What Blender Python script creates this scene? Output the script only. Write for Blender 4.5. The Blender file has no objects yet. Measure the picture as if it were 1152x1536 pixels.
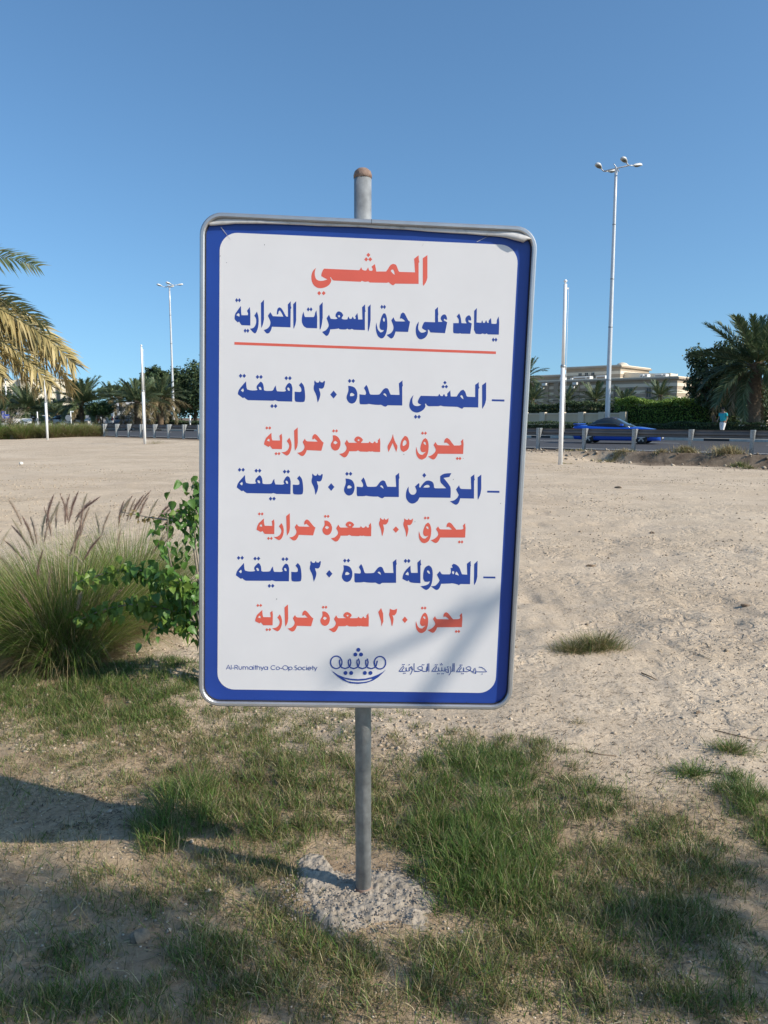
import bpy, bmesh, math, random
import numpy as np
from mathutils import Vector, Matrix
from mathutils.geometry import tessellate_polygon
R = math.radians
random.seed(7)
RNG = np.random.default_rng(7)

# ------------------------------------------------------------------ camera, light, exposure
sc = bpy.context.scene
COL = sc.collection
CZ = 1.65
PITCH = R(7.0)
FPX = 1150.0
cam_d = bpy.data.cameras.new('camera')
cam = bpy.data.objects.new('camera', cam_d)
COL.objects.link(cam)
cam_d.sensor_fit = 'HORIZONTAL'
cam_d.sensor_width = 36.0
cam_d.lens = 36.0 * FPX / 1152.0
cam_d.clip_start = 0.05
cam_d.clip_end = 9000
cam.location = (0, 0, CZ)
cam.rotation_euler = (R(90) - PITCH, 0, 0)
sc.camera = cam
sc.render.resolution_x = 768
sc.render.resolution_y = 1024

SUN_EL = R(33.0)
SUN_VEC = Vector((math.cos(R(-22)) * math.cos(SUN_EL), math.sin(R(-22)) * math.cos(SUN_EL), math.sin(SUN_EL)))
w = bpy.data.worlds.new('World')
sc.world = w
w.use_nodes = True
nt = w.node_tree
nt.nodes.clear()
out = nt.nodes.new('ShaderNodeOutputWorld')
bg = nt.nodes.new('ShaderNodeBackground')
sky = nt.nodes.new('ShaderNodeTexSky')
sky.sky_type = 'NISHITA'
sky.sun_disc = False
sky.sun_elevation = SUN_EL
sky.sun_rotation = math.atan2(SUN_VEC.x, SUN_VEC.y)
sky.altitude = 0
sky.air_density = 1.0
sky.dust_density = 1.1
sky.ozone_density = 4.0
bg.inputs['Strength'].default_value = 0.142
# the same clear air down to the skyline: the sky is sampled a little above its own horizon band
stc = nt.nodes.new('ShaderNodeTexCoord')
ssep = nt.nodes.new('ShaderNodeSeparateXYZ')
sm1 = nt.nodes.new('ShaderNodeMath'); sm1.operation = 'MULTIPLY_ADD'; sm1.inputs[1].default_value = 0.9; sm1.inputs[2].default_value = 0.075
scmb = nt.nodes.new('ShaderNodeCombineXYZ')
nt.links.new(stc.outputs['Generated'], ssep.inputs[0])
nt.links.new(ssep.outputs[0], scmb.inputs[0]); nt.links.new(ssep.outputs[1], scmb.inputs[1])
nt.links.new(ssep.outputs[2], sm1.inputs[0]); nt.links.new(sm1.outputs[0], scmb.inputs[2])
nt.links.new(scmb.outputs[0], sky.inputs[0])
stint = nt.nodes.new('ShaderNodeMix'); stint.data_type = 'RGBA'; stint.blend_type = 'MULTIPLY'; stint.inputs[0].default_value = 1.0
stint.inputs[7].default_value = (0.84, 1.06, 1.11, 1)
nt.links.new(sky.outputs[0], stint.inputs[6])
nt.links.new(stint.outputs[2], bg.inputs[0])
nt.links.new(bg.outputs[0], out.inputs[0])
sd = bpy.data.lights.new('sun', 'SUN')
sd.energy = 4.9
sd.angle = R(0.53)
sd.color = (1.0, 0.895, 0.75)
sun = bpy.data.objects.new('sun', sd)
COL.objects.link(sun)
sun.rotation_euler = (-SUN_VEC).to_track_quat('-Z', 'Y').to_euler()
sun.location = (20, -10, 30)
sc.view_settings.view_transform = 'Standard'
sc.view_settings.look = 'None'
sc.view_settings.exposure = 0.12
sc.view_settings.gamma = 1.0
sc.view_settings.use_curve_mapping = False


# ------------------------------------------------------------------ helpers
def ray(px, py):
    x = (px - 576) / FPX
    u = (768 - py) / FPX
    return Vector((x, math.cos(PITCH) + u * math.sin(PITCH), -math.sin(PITCH) + u * math.cos(PITCH)))


def onground(px, py, z=0.0):
    r = ray(px, py)
    t = (z - CZ) / r.z
    return Vector((0, 0, CZ)) + r * t


def atY(px, py, Y):
    r = ray(px, py)
    return Vector((0, 0, CZ)) + r * (Y / r.y)


def zY(py, Y):
    return atY(576, py, Y).z


def mat(name, color, rough=0.8, metal=0.0, noise=0.12, scale=6.0, spec=0.5, bump=0.0, bscale=None, coat=0.0, attr=None,
        translucent=0.0, color2=None, thresh=None, detail=4.0):
    m = bpy.data.materials.new(name)
    m.use_nodes = True
    n = m.node_tree.nodes
    L = m.node_tree.links
    b = n['Principled BSDF']
    b.inputs['Roughness'].default_value = rough
    b.inputs['Metallic'].default_value = metal
    b.inputs['Specular IOR Level'].default_value = spec
    b.inputs['Coat Weight'].default_value = coat
    tc = n.new('ShaderNodeTexCoord')
    nz = n.new('ShaderNodeTexNoise')
    nz.inputs['Scale'].default_value = scale
    nz.inputs['Detail'].default_value = detail
    nz.inputs['Roughness'].default_value = 0.65
    L.new(tc.outputs['Object'], nz.inputs['Vector'])
    ramp = n.new('ShaderNodeValToRGB')
    c = Vector(color[:3])
    c1 = c * (1 - noise)
    c2 = c * (1 + noise)
    if color2 is not None:
        c1, c2 = c, Vector(color2[:3])
    lo, hi = thresh if thresh else (0.3, 0.7)
    ramp.color_ramp.elements[0].position = lo
    ramp.color_ramp.elements[1].position = hi
    ramp.color_ramp.elements[0].color = (*c1, 1)
    ramp.color_ramp.elements[1].color = (*c2, 1)
    L.new(nz.outputs['Fac'], ramp.inputs['Fac'])
    col = ramp.outputs['Color']
    if attr:
        a = n.new('ShaderNodeAttribute')
        a.attribute_name = attr
        mx = n.new('ShaderNodeMix')
        mx.data_type = 'RGBA'
        mx.blend_type = 'MULTIPLY'
        mx.inputs[0].default_value = 1.0
        L.new(col, mx.inputs[6])
        L.new(a.outputs['Color'], mx.inputs[7])
        col = mx.outputs[2]
    L.new(col, b.inputs['Base Color'])
    if bump:
        bn = n.new('ShaderNodeTexNoise')
        bn.inputs['Scale'].default_value = bscale or scale * 3
        bn.inputs['Detail'].default_value = 6
        L.new(tc.outputs['Object'], bn.inputs['Vector'])
        bp = n.new('ShaderNodeBump')
        bp.inputs['Strength'].default_value = 1.0
        bp.inputs['Distance'].default_value = bump
        L.new(bn.outputs['Fac'], bp.inputs['Height'])
        L.new(bp.outputs[0], b.inputs['Normal'])
    if translucent:
        tr = n.new('ShaderNodeBsdfTranslucent')
        L.new(col, tr.inputs['Color'])
        ms = n.new('ShaderNodeMixShader')
        ms.inputs[0].default_value = translucent
        L.new(b.outputs[0], ms.inputs[1])
        L.new(tr.outputs[0], ms.inputs[2])
        L.new(ms.outputs[0], n['Material Output'].inputs['Surface'])
    return m


def tag(o, label=None, cat=None, group=None, kind=None):
    if label: o['label'] = label
    if cat: o['category'] = cat
    if group: o['group'] = group
    if kind: o['kind'] = kind
    return o


def thing(name, loc, label, cat, group=None, rz=0.0):
    o = bpy.data.objects.new(name, None)
    COL.objects.link(o)
    o.location = loc
    o.rotation_euler = (0, 0, rz)
    o.empty_display_size = 0.2
    return tag(o, label, cat, group)


def link(name, me, parent=None, m=None, loc=None, rot=None, scale=None):
    o = bpy.data.objects.new(name, me)
    COL.objects.link(o)
    if parent is not None: o.parent = parent
    if m is not None and not me.materials: me.materials.append(m)
    if loc is not None: o.location = loc
    if rot is not None: o.rotation_euler = rot
    if scale is not None: o.scale = scale
    return o


def np_mesh(name, V, T, m=None, col=None, smooth=False):
    V = np.ascontiguousarray(V, dtype=np.float32)
    T = np.ascontiguousarray(T, dtype=np.int32)
    k = T.shape[1]
    me = bpy.data.meshes.new(name)
    me.vertices.add(len(V))
    me.vertices.foreach_set('co', V.ravel())
    me.loops.add(T.size)
    me.loops.foreach_set('vertex_index', T.ravel())
    me.polygons.add(len(T))
    me.polygons.foreach_set('loop_start', np.arange(0, T.size, k, dtype=np.int32))
    me.polygons.foreach_set('loop_total', np.full(len(T), k, dtype=np.int32))
    if smooth:
        me.polygons.foreach_set('use_smooth', np.ones(len(T), dtype=bool))
    me.update()
    me.validate()
    if col is not None:
        a = me.color_attributes.new('col', 'FLOAT_COLOR', 'POINT')
        c = np.ones((len(V), 4), dtype=np.float32)
        c[:, :3] = col
        a.data.foreach_set('color', c.ravel())
    if m: me.materials.append(m)
    return me


class MB:
    """collects simple solids in one bmesh"""
    def __init__(s): s.b = bmesh.new()

    def box(s, lo, hi, M=None, bevel=0.0):
        x0, y0, z0 = lo; x1, y1, z1 = hi
        vs = [s.b.verts.new((x, y, z)) for z in (z0, z1) for y in (y0, y1) for x in (x0, x1)]
        fs = []
        for q in ((0, 2, 3, 1), (4, 5, 7, 6), (0, 1, 5, 4), (2, 6, 7, 3), (0, 4, 6, 2), (1, 3, 7, 5)):
            fs.append(s.b.faces.new([vs[i] for i in q]))
        if bevel:
            es = list({e for f in fs for e in f.edges})
            r = bmesh.ops.bevel(s.b, geom=es, offset=bevel, segments=1, affect='EDGES')
            vs = list({v for f in r['faces'] for v in f.verts} | {v for v in vs if v.is_valid})
        if M is not None:
            for v in vs: v.co = M @ v.co
        return s

    def tube(s, pts, rad, n=12, cap=True):
        pts = [Vector(p) for p in pts]
        rings = []
        up = None
        for i, p in enumerate(pts):
            d = (pts[min(i + 1, len(pts) - 1)] - pts[max(i - 1, 0)]).normalized()
            if up is None:
                up = Vector((1, 0, 0)) if abs(d.x) < 0.9 else Vector((0, 1, 0))
            a = (up - d * up.dot(d)).normalized()
            up = a
            bb = d.cross(a)
            r = rad[i] if isinstance(rad, (list, tuple)) else rad
            rings.append([s.b.verts.new(p + (a * math.cos(2 * math.pi * k / n) + bb * math.sin(2 * math.pi * k / n)) * r) for k in range(n)])
        for A, B in zip(rings, rings[1:]):
            for k in range(n):
                f = s.b.faces.new((A[k], A[(k + 1) % n], B[(k + 1) % n], B[k]))
                f.smooth = True
        if cap:
            s.b.faces.new(rings[0][::-1])
            s.b.faces.new(rings[-1])
        return s

    def lathe(s, prof, n=16, M=None):
        rings = []
        for r, z in prof:
            ring = [Vector((r * math.cos(2 * math.pi * k / n), r * math.sin(2 * math.pi * k / n), z)) for k in range(n)]
            if M is not None: ring = [M @ v for v in ring]
            rings.append([s.b.verts.new(v) for v in ring])
        for A, B in zip(rings, rings[1:]):
            for k in range(n):
                f = s.b.faces.new((A[k], A[(k + 1) % n], B[(k + 1) % n], B[k])); f.smooth = True
        s.b.faces.new(rings[0][::-1]); s.b.faces.new(rings[-1])
        return s

    def prism(s, poly, y0, y1, M=None):
        """polygon in xz extruded along y"""
        A = [Vector((x, y0, z)) for x, z in poly]
        B = [Vector((x, y1, z)) for x, z in poly]
        if M is not None:
            A = [M @ v for v in A]; B = [M @ v for v in B]
        A = [s.b.verts.new(v) for v in A]; B = [s.b.verts.new(v) for v in B]
        n = len(A)
        s.b.faces.new(A); s.b.faces.new(B[::-1])
        for k in range(n):
            s.b.faces.new((A[k], B[k], B[(k + 1) % n], A[(k + 1) % n]))
        return s

    def loft(s, rings, cap=True, smooth=True, closed=True):
        rr = [[s.b.verts.new(Vector(p)) for p in ring] for ring in rings]
        n = len(rr[0])
        for A, B in zip(rr, rr[1:]):
            for k in range(n if closed else n - 1):
                f = s.b.faces.new((A[k], A[(k + 1) % n], B[(k + 1) % n], B[k])); f.smooth = smooth
        if cap:
            s.b.faces.new(rr[0][::-1]); s.b.faces.new(rr[-1])
        return s

    def done(s, name, m=None, parent=None, loc=None, rot=None):
        bmesh.ops.recalc_face_normals(s.b, faces=s.b.faces)
        me = bpy.data.meshes.new(name)
        s.b.to_mesh(me); s.b.free()
        return link(name, me, parent, m, loc, rot)

    def mesh(s, name, m=None):
        bmesh.ops.recalc_face_normals(s.b, faces=s.b.faces)
        me = bpy.data.meshes.new(name)
        s.b.to_mesh(me); s.b.free()
        if m: me.materials.append(m)
        return me


def copy_tree(o, parent=None):
    c = o.copy()
    COL.objects.link(c)
    c.parent = parent
    for ch in list(o.children):
        copy_tree(ch, c)
    return c


# value noise ------------------------------------------------------
def _h(ix, iy, seed):
    v = np.sin(ix * 127.1 + iy * 311.7 + seed * 74.7) * 43758.5453
    return v - np.floor(v)


def vnoise(x, y, f, seed=0):
    x = np.asarray(x, float) * f; y = np.asarray(y, float) * f
    ix = np.floor(x); iy = np.floor(y)
    fx = x - ix; fy = y - iy
    fx = fx * fx * (3 - 2 * fx); fy = fy * fy * (3 - 2 * fy)
    a = _h(ix, iy, seed); b = _h(ix + 1, iy, seed); c = _h(ix, iy + 1, seed); d = _h(ix + 1, iy + 1, seed)
    return (a * (1 - fx) + b * fx) * (1 - fy) + (c * (1 - fx) + d * fx) * fy - 0.5


def sstep(a, b, x):
    t = np.clip((np.asarray(x, float) - a) / (b - a), 0, 1)
    return t * t * (3 - 2 * t)


# road frame: t runs along the guard rail to the left and away, s is the distance beyond it
RP = np.array([14.2, 29.5]); RU = np.array([-0.757, 0.653]); RN = np.array([0.653, 0.757])
ROAD_Z = 0.25


def rs(x, y): return (np.asarray(x) - RP[0]) * RN[0] + (np.asarray(y) - RP[1]) * RN[1]


def rt(x, y): return (np.asarray(x) - RP[0]) * RU[0] + (np.asarray(y) - RP[1]) * RU[1]


def road_pt(t, s, z=ROAD_Z):
    p = RP + RU * t + RN * s
    return Vector((p[0], p[1], z))


def road_px(px, s):
    """t at which the road line s crosses image column px"""
    k = (px - 576) / FPX * 0.9925
    a = RP + RN * s
    t = (k * a[1] - a[0]) / (RU[0] - k * RU[1])
    return t


SG0 = onground(545, 1338)
MOUND = onground(262, 1012)


def gz(x, y):
    x = np.asarray(x, float); y = np.asarray(y, float)
    d = np.hypot(x - SG0.x, y - SG0.y)
    near = 1 - sstep(6, 14, np.hypot(x, y))
    z = 0.05 * vnoise(x, y, 0.8, 1) * (1 - 0.5 * sstep(10, 25, y)) + 0.03 * vnoise(x, y, 2.3, 2) * (0.5 + 0.5 * near) + 0.016 * vnoise(x, y, 6.0, 3) * near
    z = z + 0.008 * vnoise(x, y, 15.0, 4) * near + 0.004 * vnoise(x, y, 33.0, 14) * near
    # trampled sand: footprints and small ridges
    mid = sstep(3.5, 6, y)
    mid = mid * (1 - 0.7 * sstep(8, 22, np.hypot(x, y)))
    z = z + 0.014 * vnoise(x, y, 8.5, 15) * sstep(3.5, 5, y) * (1 - sstep(12, 20, y))
    z = z + mid * (0.035 * vnoise(x, y, 1.7, 5) + 0.028 * vnoise(x * 0.7, y, 3.7, 6) - 0.03 * sstep(0.28, 0.42, vnoise(x, y, 2.9, 8)))
    z = z * (0.25 + 0.75 * sstep(0.1, 0.8, d))
    dm = np.hypot((x - MOUND.x) / 0.75, (y - MOUND.y) / 0.42)
    z = z + 0.10 * np.exp(-dm * dm * 1.6)
    # bank up to the road
    s = rs(x, y); t = rt(x, y)
    steep = 1 - sstep(5.0, 8.0, t)
    gentle = sstep(-7, -1.0, s) * 0.20
    st = (sstep(-2.1, -1.5, s + 0.5 * vnoise(x, y, 0.8, 9)) * 0.52 + 0.1 * vnoise(x, y, 1.5, 12)) * sstep(-3, -1.6, s) - 0.12 * sstep(-8, -3, s)
    bank = gentle * (1 - steep) + np.minimum(st, 0.30) * steep
    flat = sstep(-1.2, -0.5, s)
    z = z * (1 - 0.7 * sstep(-5, -1, s)) + bank
    z = z * (1 - flat) + 0.21 * flat
    z = np.where(s > -0.3, 0.19, z)
    return z


def gz1(x, y): return float(gz(np.array([x]), np.array([y]))[0])


# ------------------------------------------------------------------ ground sheet
def grow_axis(start, fine_end, fine, k, cap_until, cap, end):
    v = [start]
    while v[-1] < end:
        x = v[-1]
        if x < fine_end: st = fine
        else: st = fine + k * (x - fine_end)
        if x < cap_until: st = min(st, cap)
        v.append(x + st)
    return v


xp = grow_axis(0, 1.9, 0.022, 0.018, 24, 0.35, 6000)
xs = np.array(sorted([-v for v in xp[1:]] + xp))
yp = grow_axis(1.2, 4.6, 0.022, 0.017, 62, 0.28, 6000)
yn = [1.2 - v for v in grow_axis(0, 0.1, 0.1, 0.25, 1, 1, 6000)[1:]]
ys = np.array(sorted(yn) + yp)
GX, GY = np.meshgrid(xs, ys)
GZ = gz(GX, GY)
far = sstep(200, 900, np.hypot(GX, GY))
GZ = GZ * (1 - far) + 0.0 * far
V = np.stack([GX.ravel(), GY.ravel(), GZ.ravel()], 1)
nx, ny = len(xs), len(ys)
I = np.arange(nx * ny).reshape(ny, nx)
Q = np.stack([I[:-1, :-1].ravel(), I[:-1, 1:].ravel(), I[1:, 1:].ravel(), I[1:, :-1].ravel()], 1)


# soil mask: brown crusty soil under the watered grass, pale sand elsewhere
def soil_mask(x, y):
    # line from px(0,1010)..(560,1075)..(1152,1180) on the ground separates grass soil (near) from sand (far)
    g = 3.62 - 0.27 * x - 0.05 * x * x
    g = np.where(x < -0.6, 4.0 + (-(x + 0.6)) * 0.75, g)
    return 1 - sstep(-0.25, 0.35, (y - g) + 0.5 * vnoise(x, y, 1.6, 21) + 0.25 * vnoise(x, y, 5, 22))


sm = soil_mask(V[:, 0], V[:, 1])
sm *= (V[:, 1] > -30) * 1.0
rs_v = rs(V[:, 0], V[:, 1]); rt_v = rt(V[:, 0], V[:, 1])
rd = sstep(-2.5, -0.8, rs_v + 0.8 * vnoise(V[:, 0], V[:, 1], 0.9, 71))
rd = np.maximum(rd, sstep(-3.6, -2.6, rs_v + 1.2 * vnoise(V[:, 0], V[:, 1], 1.3, 72)) * (1 - sstep(3.5, 5.5, rt_v)))  # cut bank at right: shade of its hollow painted as darker brown ground
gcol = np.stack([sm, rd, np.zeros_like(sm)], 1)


def ground_material():
    m = bpy.data.materials.new('sandy_ground')
    m.use_nodes = True
    n = m.node_tree.nodes; L = m.node_tree.links
    b = n['Principled BSDF']
    b.inputs['Roughness'].default_value = 0.95
    b.inputs['Specular IOR Level'].default_value = 0.15
    tc = n.new('ShaderNodeTexCoord')
    at = n.new('ShaderNodeAttribute'); at.attribute_name = 'col'
    sep = n.new('ShaderNodeSeparateColor'); L.new(at.outputs['Color'], sep.inputs[0])

    def noise(sc_, det=6, ro=0.6, dist=0.0):
        q = n.new('ShaderNodeTexNoise'); q.inputs['Scale'].default_value = sc_; q.inputs['Detail'].default_value = det
        q.inputs['Roughness'].default_value = ro; q.inputs['Distortion'].default_value = dist
        L.new(tc.outputs['Object'], q.inputs['Vector']); return q

    def ramp(src, p0, c0, p1, c1):
        r = n.new('ShaderNodeValToRGB')
        r.color_ramp.elements[0].position = p0; r.color_ramp.elements[0].color = (*c0, 1)
        r.color_ramp.elements[1].position = p1; r.color_ramp.elements[1].color = (*c1, 1)
        L.new(src, r.inputs[0]); return r

    def mixc(f, a, c, blend='MIX'):
        q = n.new('ShaderNodeMix'); q.data_type = 'RGBA'; q.blend_type = blend
        if isinstance(f, float): q.inputs[0].default_value = f
        else: L.new(f, q.inputs[0])
        L.new(a, q.inputs[6])
        if isinstance(c, tuple): q.inputs[7].default_value = (*c, 1)
        else: L.new(c, q.inputs[7])
        return q.outputs[2]

    big = noise(0.25, 5); med = noise(2.2, 7, 0.65); fine = noise(38, 6, 0.75); grit = noise(150, 3, 0.8)
    sand = ramp(big.outputs['Fac'], 0.35, SAND_A, 0.65, SAND_B).outputs[0]
    mtint = ramp(med.outputs['Fac'], 0.35, (0.88, 0.87, 0.86), 0.66, (1.04, 1.04, 1.04)).outputs[0]
    sand = mixc(1.0, sand, mtint, 'MULTIPLY')
    ftint = ramp(fine.outputs['Fac'], 0.34, (0.74, 0.71, 0.68), 0.56, (1.06, 1.06, 1.06)).outputs[0]
    sand = mixc(0.8, sand, ftint, 'MULTIPLY')
    mp = n.new('ShaderNodeMapping'); mp.inputs['Scale'].default_value = (0.25, 0.5, 1); mp.inputs['Rotation'].default_value = (0, 0, 0.25)
    L.new(tc.outputs['Object'], mp.inputs['Vector'])
    trk = n.new('ShaderNodeTexNoise'); trk.inputs['Scale'].default_value = 1.6; trk.inputs['Detail'].default_value = 8; trk.inputs['Roughness'].default_value = 0.7
    L.new(mp.outputs[0], trk.inputs['Vector'])
    ttint = ramp(trk.outputs['Fac'], 0.36, (0.92, 0.91, 0.89), 0.62, (1.03, 1.03, 1.03)).outputs[0]
    sand = mixc(1.0, sand, ttint, 'MULTIPLY')
    soil = ramp(med.outputs['Fac'], 0.3, SOIL_A, 0.7, SOIL_B).outputs[0]
    soil = mixc(0.9, soil, ftint, 'MULTIPLY')
    base = mixc(sep.outputs[0], sand, soil)
    verge = ramp(med.outputs['Fac'], 0.35, (0.12, 0.09, 0.065), 0.7, (0.27, 0.21, 0.15)).outputs[0]  # brown verge soil, also the painted shade in the bank hollow
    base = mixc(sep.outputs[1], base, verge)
    # dark litter flecks, denser in patches
    vor = n.new('ShaderNodeTexVoronoi'); vor.inputs['Scale'].default_value = 34
    vor.inputs['Randomness'].default_value = 1.0
    L.new(tc.outputs['Object'], vor.inputs['Vector'])
    fl = ramp(vor.outputs['Distance'], 0.10, (1, 1, 1), 0.17, (0, 0, 0)).outputs[0]
    pm = ramp(med.outputs['Fac'], 0.5, (0, 0, 0), 0.66, (1, 1, 1)).outputs[0]
    f = mixc(1.0, fl, pm, 'MULTIPLY')
    base = mixc(f, base, (0.13, 0.105, 0.08))
    L.new(base, b.inputs['Base Color'])
    # bump
    m1 = n.new('ShaderNodeMath'); m1.operation = 'MULTIPLY_ADD'; m1.inputs[1].default_value = 0.35
    L.new(grit.outputs['Fac'], m1.inputs[0]); L.new(fine.outputs['Fac'], m1.inputs[2])
    bp = n.new('ShaderNodeBump'); bp.inputs['Strength'].default_value = 0.9; bp.inputs['Distance'].default_value = 0.012
    L.new(m1.outputs[0], bp.inputs['Height'])
    n4 = noise(7, 5, 0.6)
    bp2 = n.new('ShaderNodeBump'); bp2.inputs['Strength'].default_value = 0.6; bp2.inputs['Distance'].default_value = 0.03
    L.new(n4.outputs['Fac'], bp2.inputs['Height']); L.new(bp.outputs[0], bp2.inputs['Normal'])
    # trampled patches: small sharp prints
    n5 = noise(11, 3, 0.5, 0.6)
    pr = ramp(n5.outputs['Fac'], 0.40, (0, 0, 0), 0.52, (1, 1, 1))
    n6 = noise(0.55, 3, 0.6)
    pmk = ramp(n6.outputs['Fac'], 0.46, (0, 0, 0), 0.58, (1, 1, 1))
    mm = n.new('ShaderNodeMath'); mm.operation = 'MULTIPLY'
    L.new(pr.outputs[0], mm.inputs[0]); L.new(pmk.outputs[0], mm.inputs[1])
    bp3 = n.new('ShaderNodeBump'); bp3.inputs['Strength'].default_value = 0.65; bp3.inputs['Distance'].default_value = 0.022
    L.new(mm.outputs[0], bp3.inputs['Height']); L.new(bp2.outputs[0], bp3.inputs['Normal'])
    L.new(bp3.outputs[0], b.inputs['Normal'])
    return m


SAND_A = (0.555, 0.450, 0.335); SAND_B = (0.63, 0.525, 0.40)
SOIL_A = (0.30, 0.215, 0.14); SOIL_B = (0.52, 0.41, 0.275)
M_ground = ground_material()
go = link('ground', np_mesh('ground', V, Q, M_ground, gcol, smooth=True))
tag(go, 'pale trampled sand lot with brown soil patches in front', kind='structure')

# ------------------------------------------------------------------ materials
M_galv = mat('galvanised_steel', (0.33, 0.345, 0.35), 0.42, 0.35, 0.34, 16, bump=0.0015, bscale=40)
M_alu = mat('aluminium_frame', (0.50, 0.51, 0.52), 0.38, 0.7, 0.08, 12)
M_blue = mat('blue_vinyl', (0.016, 0.058, 0.31), 0.38, 0, 0.07, 3, spec=0.45)
M_white = mat('white_vinyl', (0.745, 0.735, 0.745), 0.42, 0, 0.035, 3.0, spec=0.4)
M_inkblue = mat('blue_ink', (0.016, 0.055, 0.30), 0.45, 0, 0.06, 6)
M_inkred = mat('red_ink', (0.72, 0.125, 0.085), 0.45, 0, 0.06, 6)
M_rust = mat('rusty_steel', (0.16, 0.09, 0.065), 0.9, 0.1, color2=(0.36, 0.27, 0.22), scale=30, bump=0.002)
M_peel = mat('peeling_film', (0.60, 0.59, 0.58), 0.55, 0, color2=(0.40, 0.39, 0.38), scale=22, thresh=(0.5, 0.75))
M_seal = mat('black_edge', (0.03, 0.03, 0.035), 0.7, 0)
M_conc = mat('pale_concrete', (0.25, 0.21, 0.16), 0.95, 0, color2=(0.43, 0.375, 0.305), scale=28, bump=0.012, bscale=55)
M_asph = mat('asphalt', (0.05, 0.05, 0.054), 0.85, 0, 0.25, 3, bump=0.004, bscale=60)
M_line = mat('road_paint', (0.62, 0.61, 0.58), 0.7, 0, 0.15, 4)
M_kerbb = mat('black_kerb_paint', (0.035, 0.035, 0.035), 0.7, 0, 0.3, 4)
M_kerbw = mat('pale_kerb_paint', (0.52, 0.49, 0.43), 0.75, 0, 0.15, 4)
M_pole = mat('white_pole_paint', (0.80, 0.80, 0.79), 0.35, 0, 0.05, 3)
M_lamp = mat('grey_lamp_paint', (0.60, 0.61, 0.62), 0.4, 0.2, 0.06, 3)
M_lamphd = mat('lamp_head_paint', (0.66, 0.67, 0.66), 0.35, 0.1, 0.05, 5)
M_lens = mat('lamp_lens', (0.20, 0.20, 0.18), 0.25, 0, 0.1, 5)
M_rail = mat('shaded_rail', (0.17, 0.16, 0.155), 0.6, 0.25, 0.25, 2.0)  # rail beam steel darkened: the shade on its back is put into the colour
M_paving = mat('pale_paving', (0.52, 0.49, 0.44), 0.9, 0, 0.15, 3)

# ------------------------------------------------------------------ road
def strip(name, t0, t1, s0, s1, z0, z1, m, kind='structure', label=None, parent=None):
    mb = MB()
    P = [road_pt(t, s, z) for z in (z0, z1) for (t, s) in ((t0, s0), (t1, s0), (t1, s1), (t0, s1))]
    v = [mb.b.verts.new(p) for p in P]
    for q in ((0, 1, 2, 3), (4, 5, 6, 7), (0, 1, 5, 4), (1, 2, 6, 5), (2, 3, 7, 6), (3, 0, 4, 7)):
        mb.b.faces.new([v[i] for i in q])
    o = mb.done(name, m, parent)
    if kind: o['kind'] = kind
    if label: o['label'] = label
    return o


strip('road', -60, 240, 0.35, 17.0, 0.10, ROAD_Z, M_asph, label='dark asphalt road behind the guard rail')
ln = strip('road_edge_line', -60, 240, 1.0, 1.16, ROAD_Z - 0.02, ROAD_Z + 0.004, M_line, label='thin white line along the near road edge')
for i in range(-8, 34):
    d = strip('lane_marking', i * 7.0, i * 7.0 + 2.5, 11.4, 11.55, ROAD_Z - 0.02, ROAD_Z + 0.004, M_line)
kb = strip('kerb', -60, 240, 17.02, 17.60, 0.10, 0.40, M_kerbw, label='kerb painted in pale and black lengths')
for i in range(-16, 70):
    if i % 2 == 0:
        o = strip('kerb_paint', i * 3.0, i * 3.0 + 1.5, 17.008, 17.20, 0.20, 0.396, M_kerbb, kind=None, parent=kb)
strip('verge', -60, 240, 17.62, 17.85, 0.10, 0.38, mat('verge_soil', (0.4, 0.34, 0.26), 0.95, 0, 0.3, 3), label='narrow soil verge behind the kerb')
strip('footpath', -60, 240, 17.87, 19.4, 0.10, 0.43, M_paving, label='raised footpath behind the road')
strip('planting_bed', -60, 240, 19.42, 400, 0.10, 0.52, mat('bed_soil', (0.11, 0.10, 0.06), 0.95, 0, color2=(0.22, 0.18, 0.12), scale=0.6), label='brown soil ground beyond the footpath')

# ------------------------------------------------------------------ guard rail
gr = thing('guard_rail', road_pt(0, 0, 0.2), 'long galvanised steel guard rail on posts along the near road edge', 'guard rail')
gr_inv = Matrix.Translation(gr.location).inverted()
post_px = [1130, 1037, 952, 877, 808]
post_t = [float(road_px(p, 0.0)) for p in post_px]
left_px = [297.4, 274.5, 251.6, 230.6, 210.4, 191.6, 173.5, 155]
left_t = [float(road_px(p, 0.0)) for p in left_px]
a, b_ = post_t[-1], left_t[0]
nmid = round((b_ - a) / 2.2)
mid_t = [a + (b_ - a) * i / nmid for i in range(1, nmid)]
allp = [post_t[0] - 2.3 * k for k in range(6, 0, -1)] + post_t + mid_t + left_t + [left_t[-1] + 2.3 * k for k in range(1, 12)]
ang = math.atan2(RU[1], RU[0])
Mr = Matrix.Rotation(ang, 4, 'Z')
mbp = MB()   # H-post with flange facing the lot
mbp.box((-0.06, -0.075, -0.3), (0.06, -0.066, 0.99))
mbp.box((-0.004, -0.066, -0.3), (0.004, 0.066, 0.985))
mbp.box((-0.06, 0.066, -0.3), (0.06, 0.075, 0.99))
post_me = mbp.mesh('post', M_galv)
mbs = MB()   # wide spacer plate between post and beam
Ms_ = Matrix.Rotation(R(90), 4, 'Z')
mbs.prism([(-0.30, 0.985), (-0.078, 0.985), (-0.078, 0.56), (-0.13, 0.56)], -0.055, -0.045, Ms_)
mbs.prism([(-0.30, 0.985), (-0.078, 0.985), (-0.078, 0.56), (-0.13, 0.56)], 0.045, 0.055, Ms_)
mbs.prism([(-0.30, 0.985), (-0.078, 0.985), (-0.078, 0.975), (-0.30, 0.975)], -0.044, 0.044, Ms_)
sp_me = mbs.mesh('spacer', M_galv)
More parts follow.
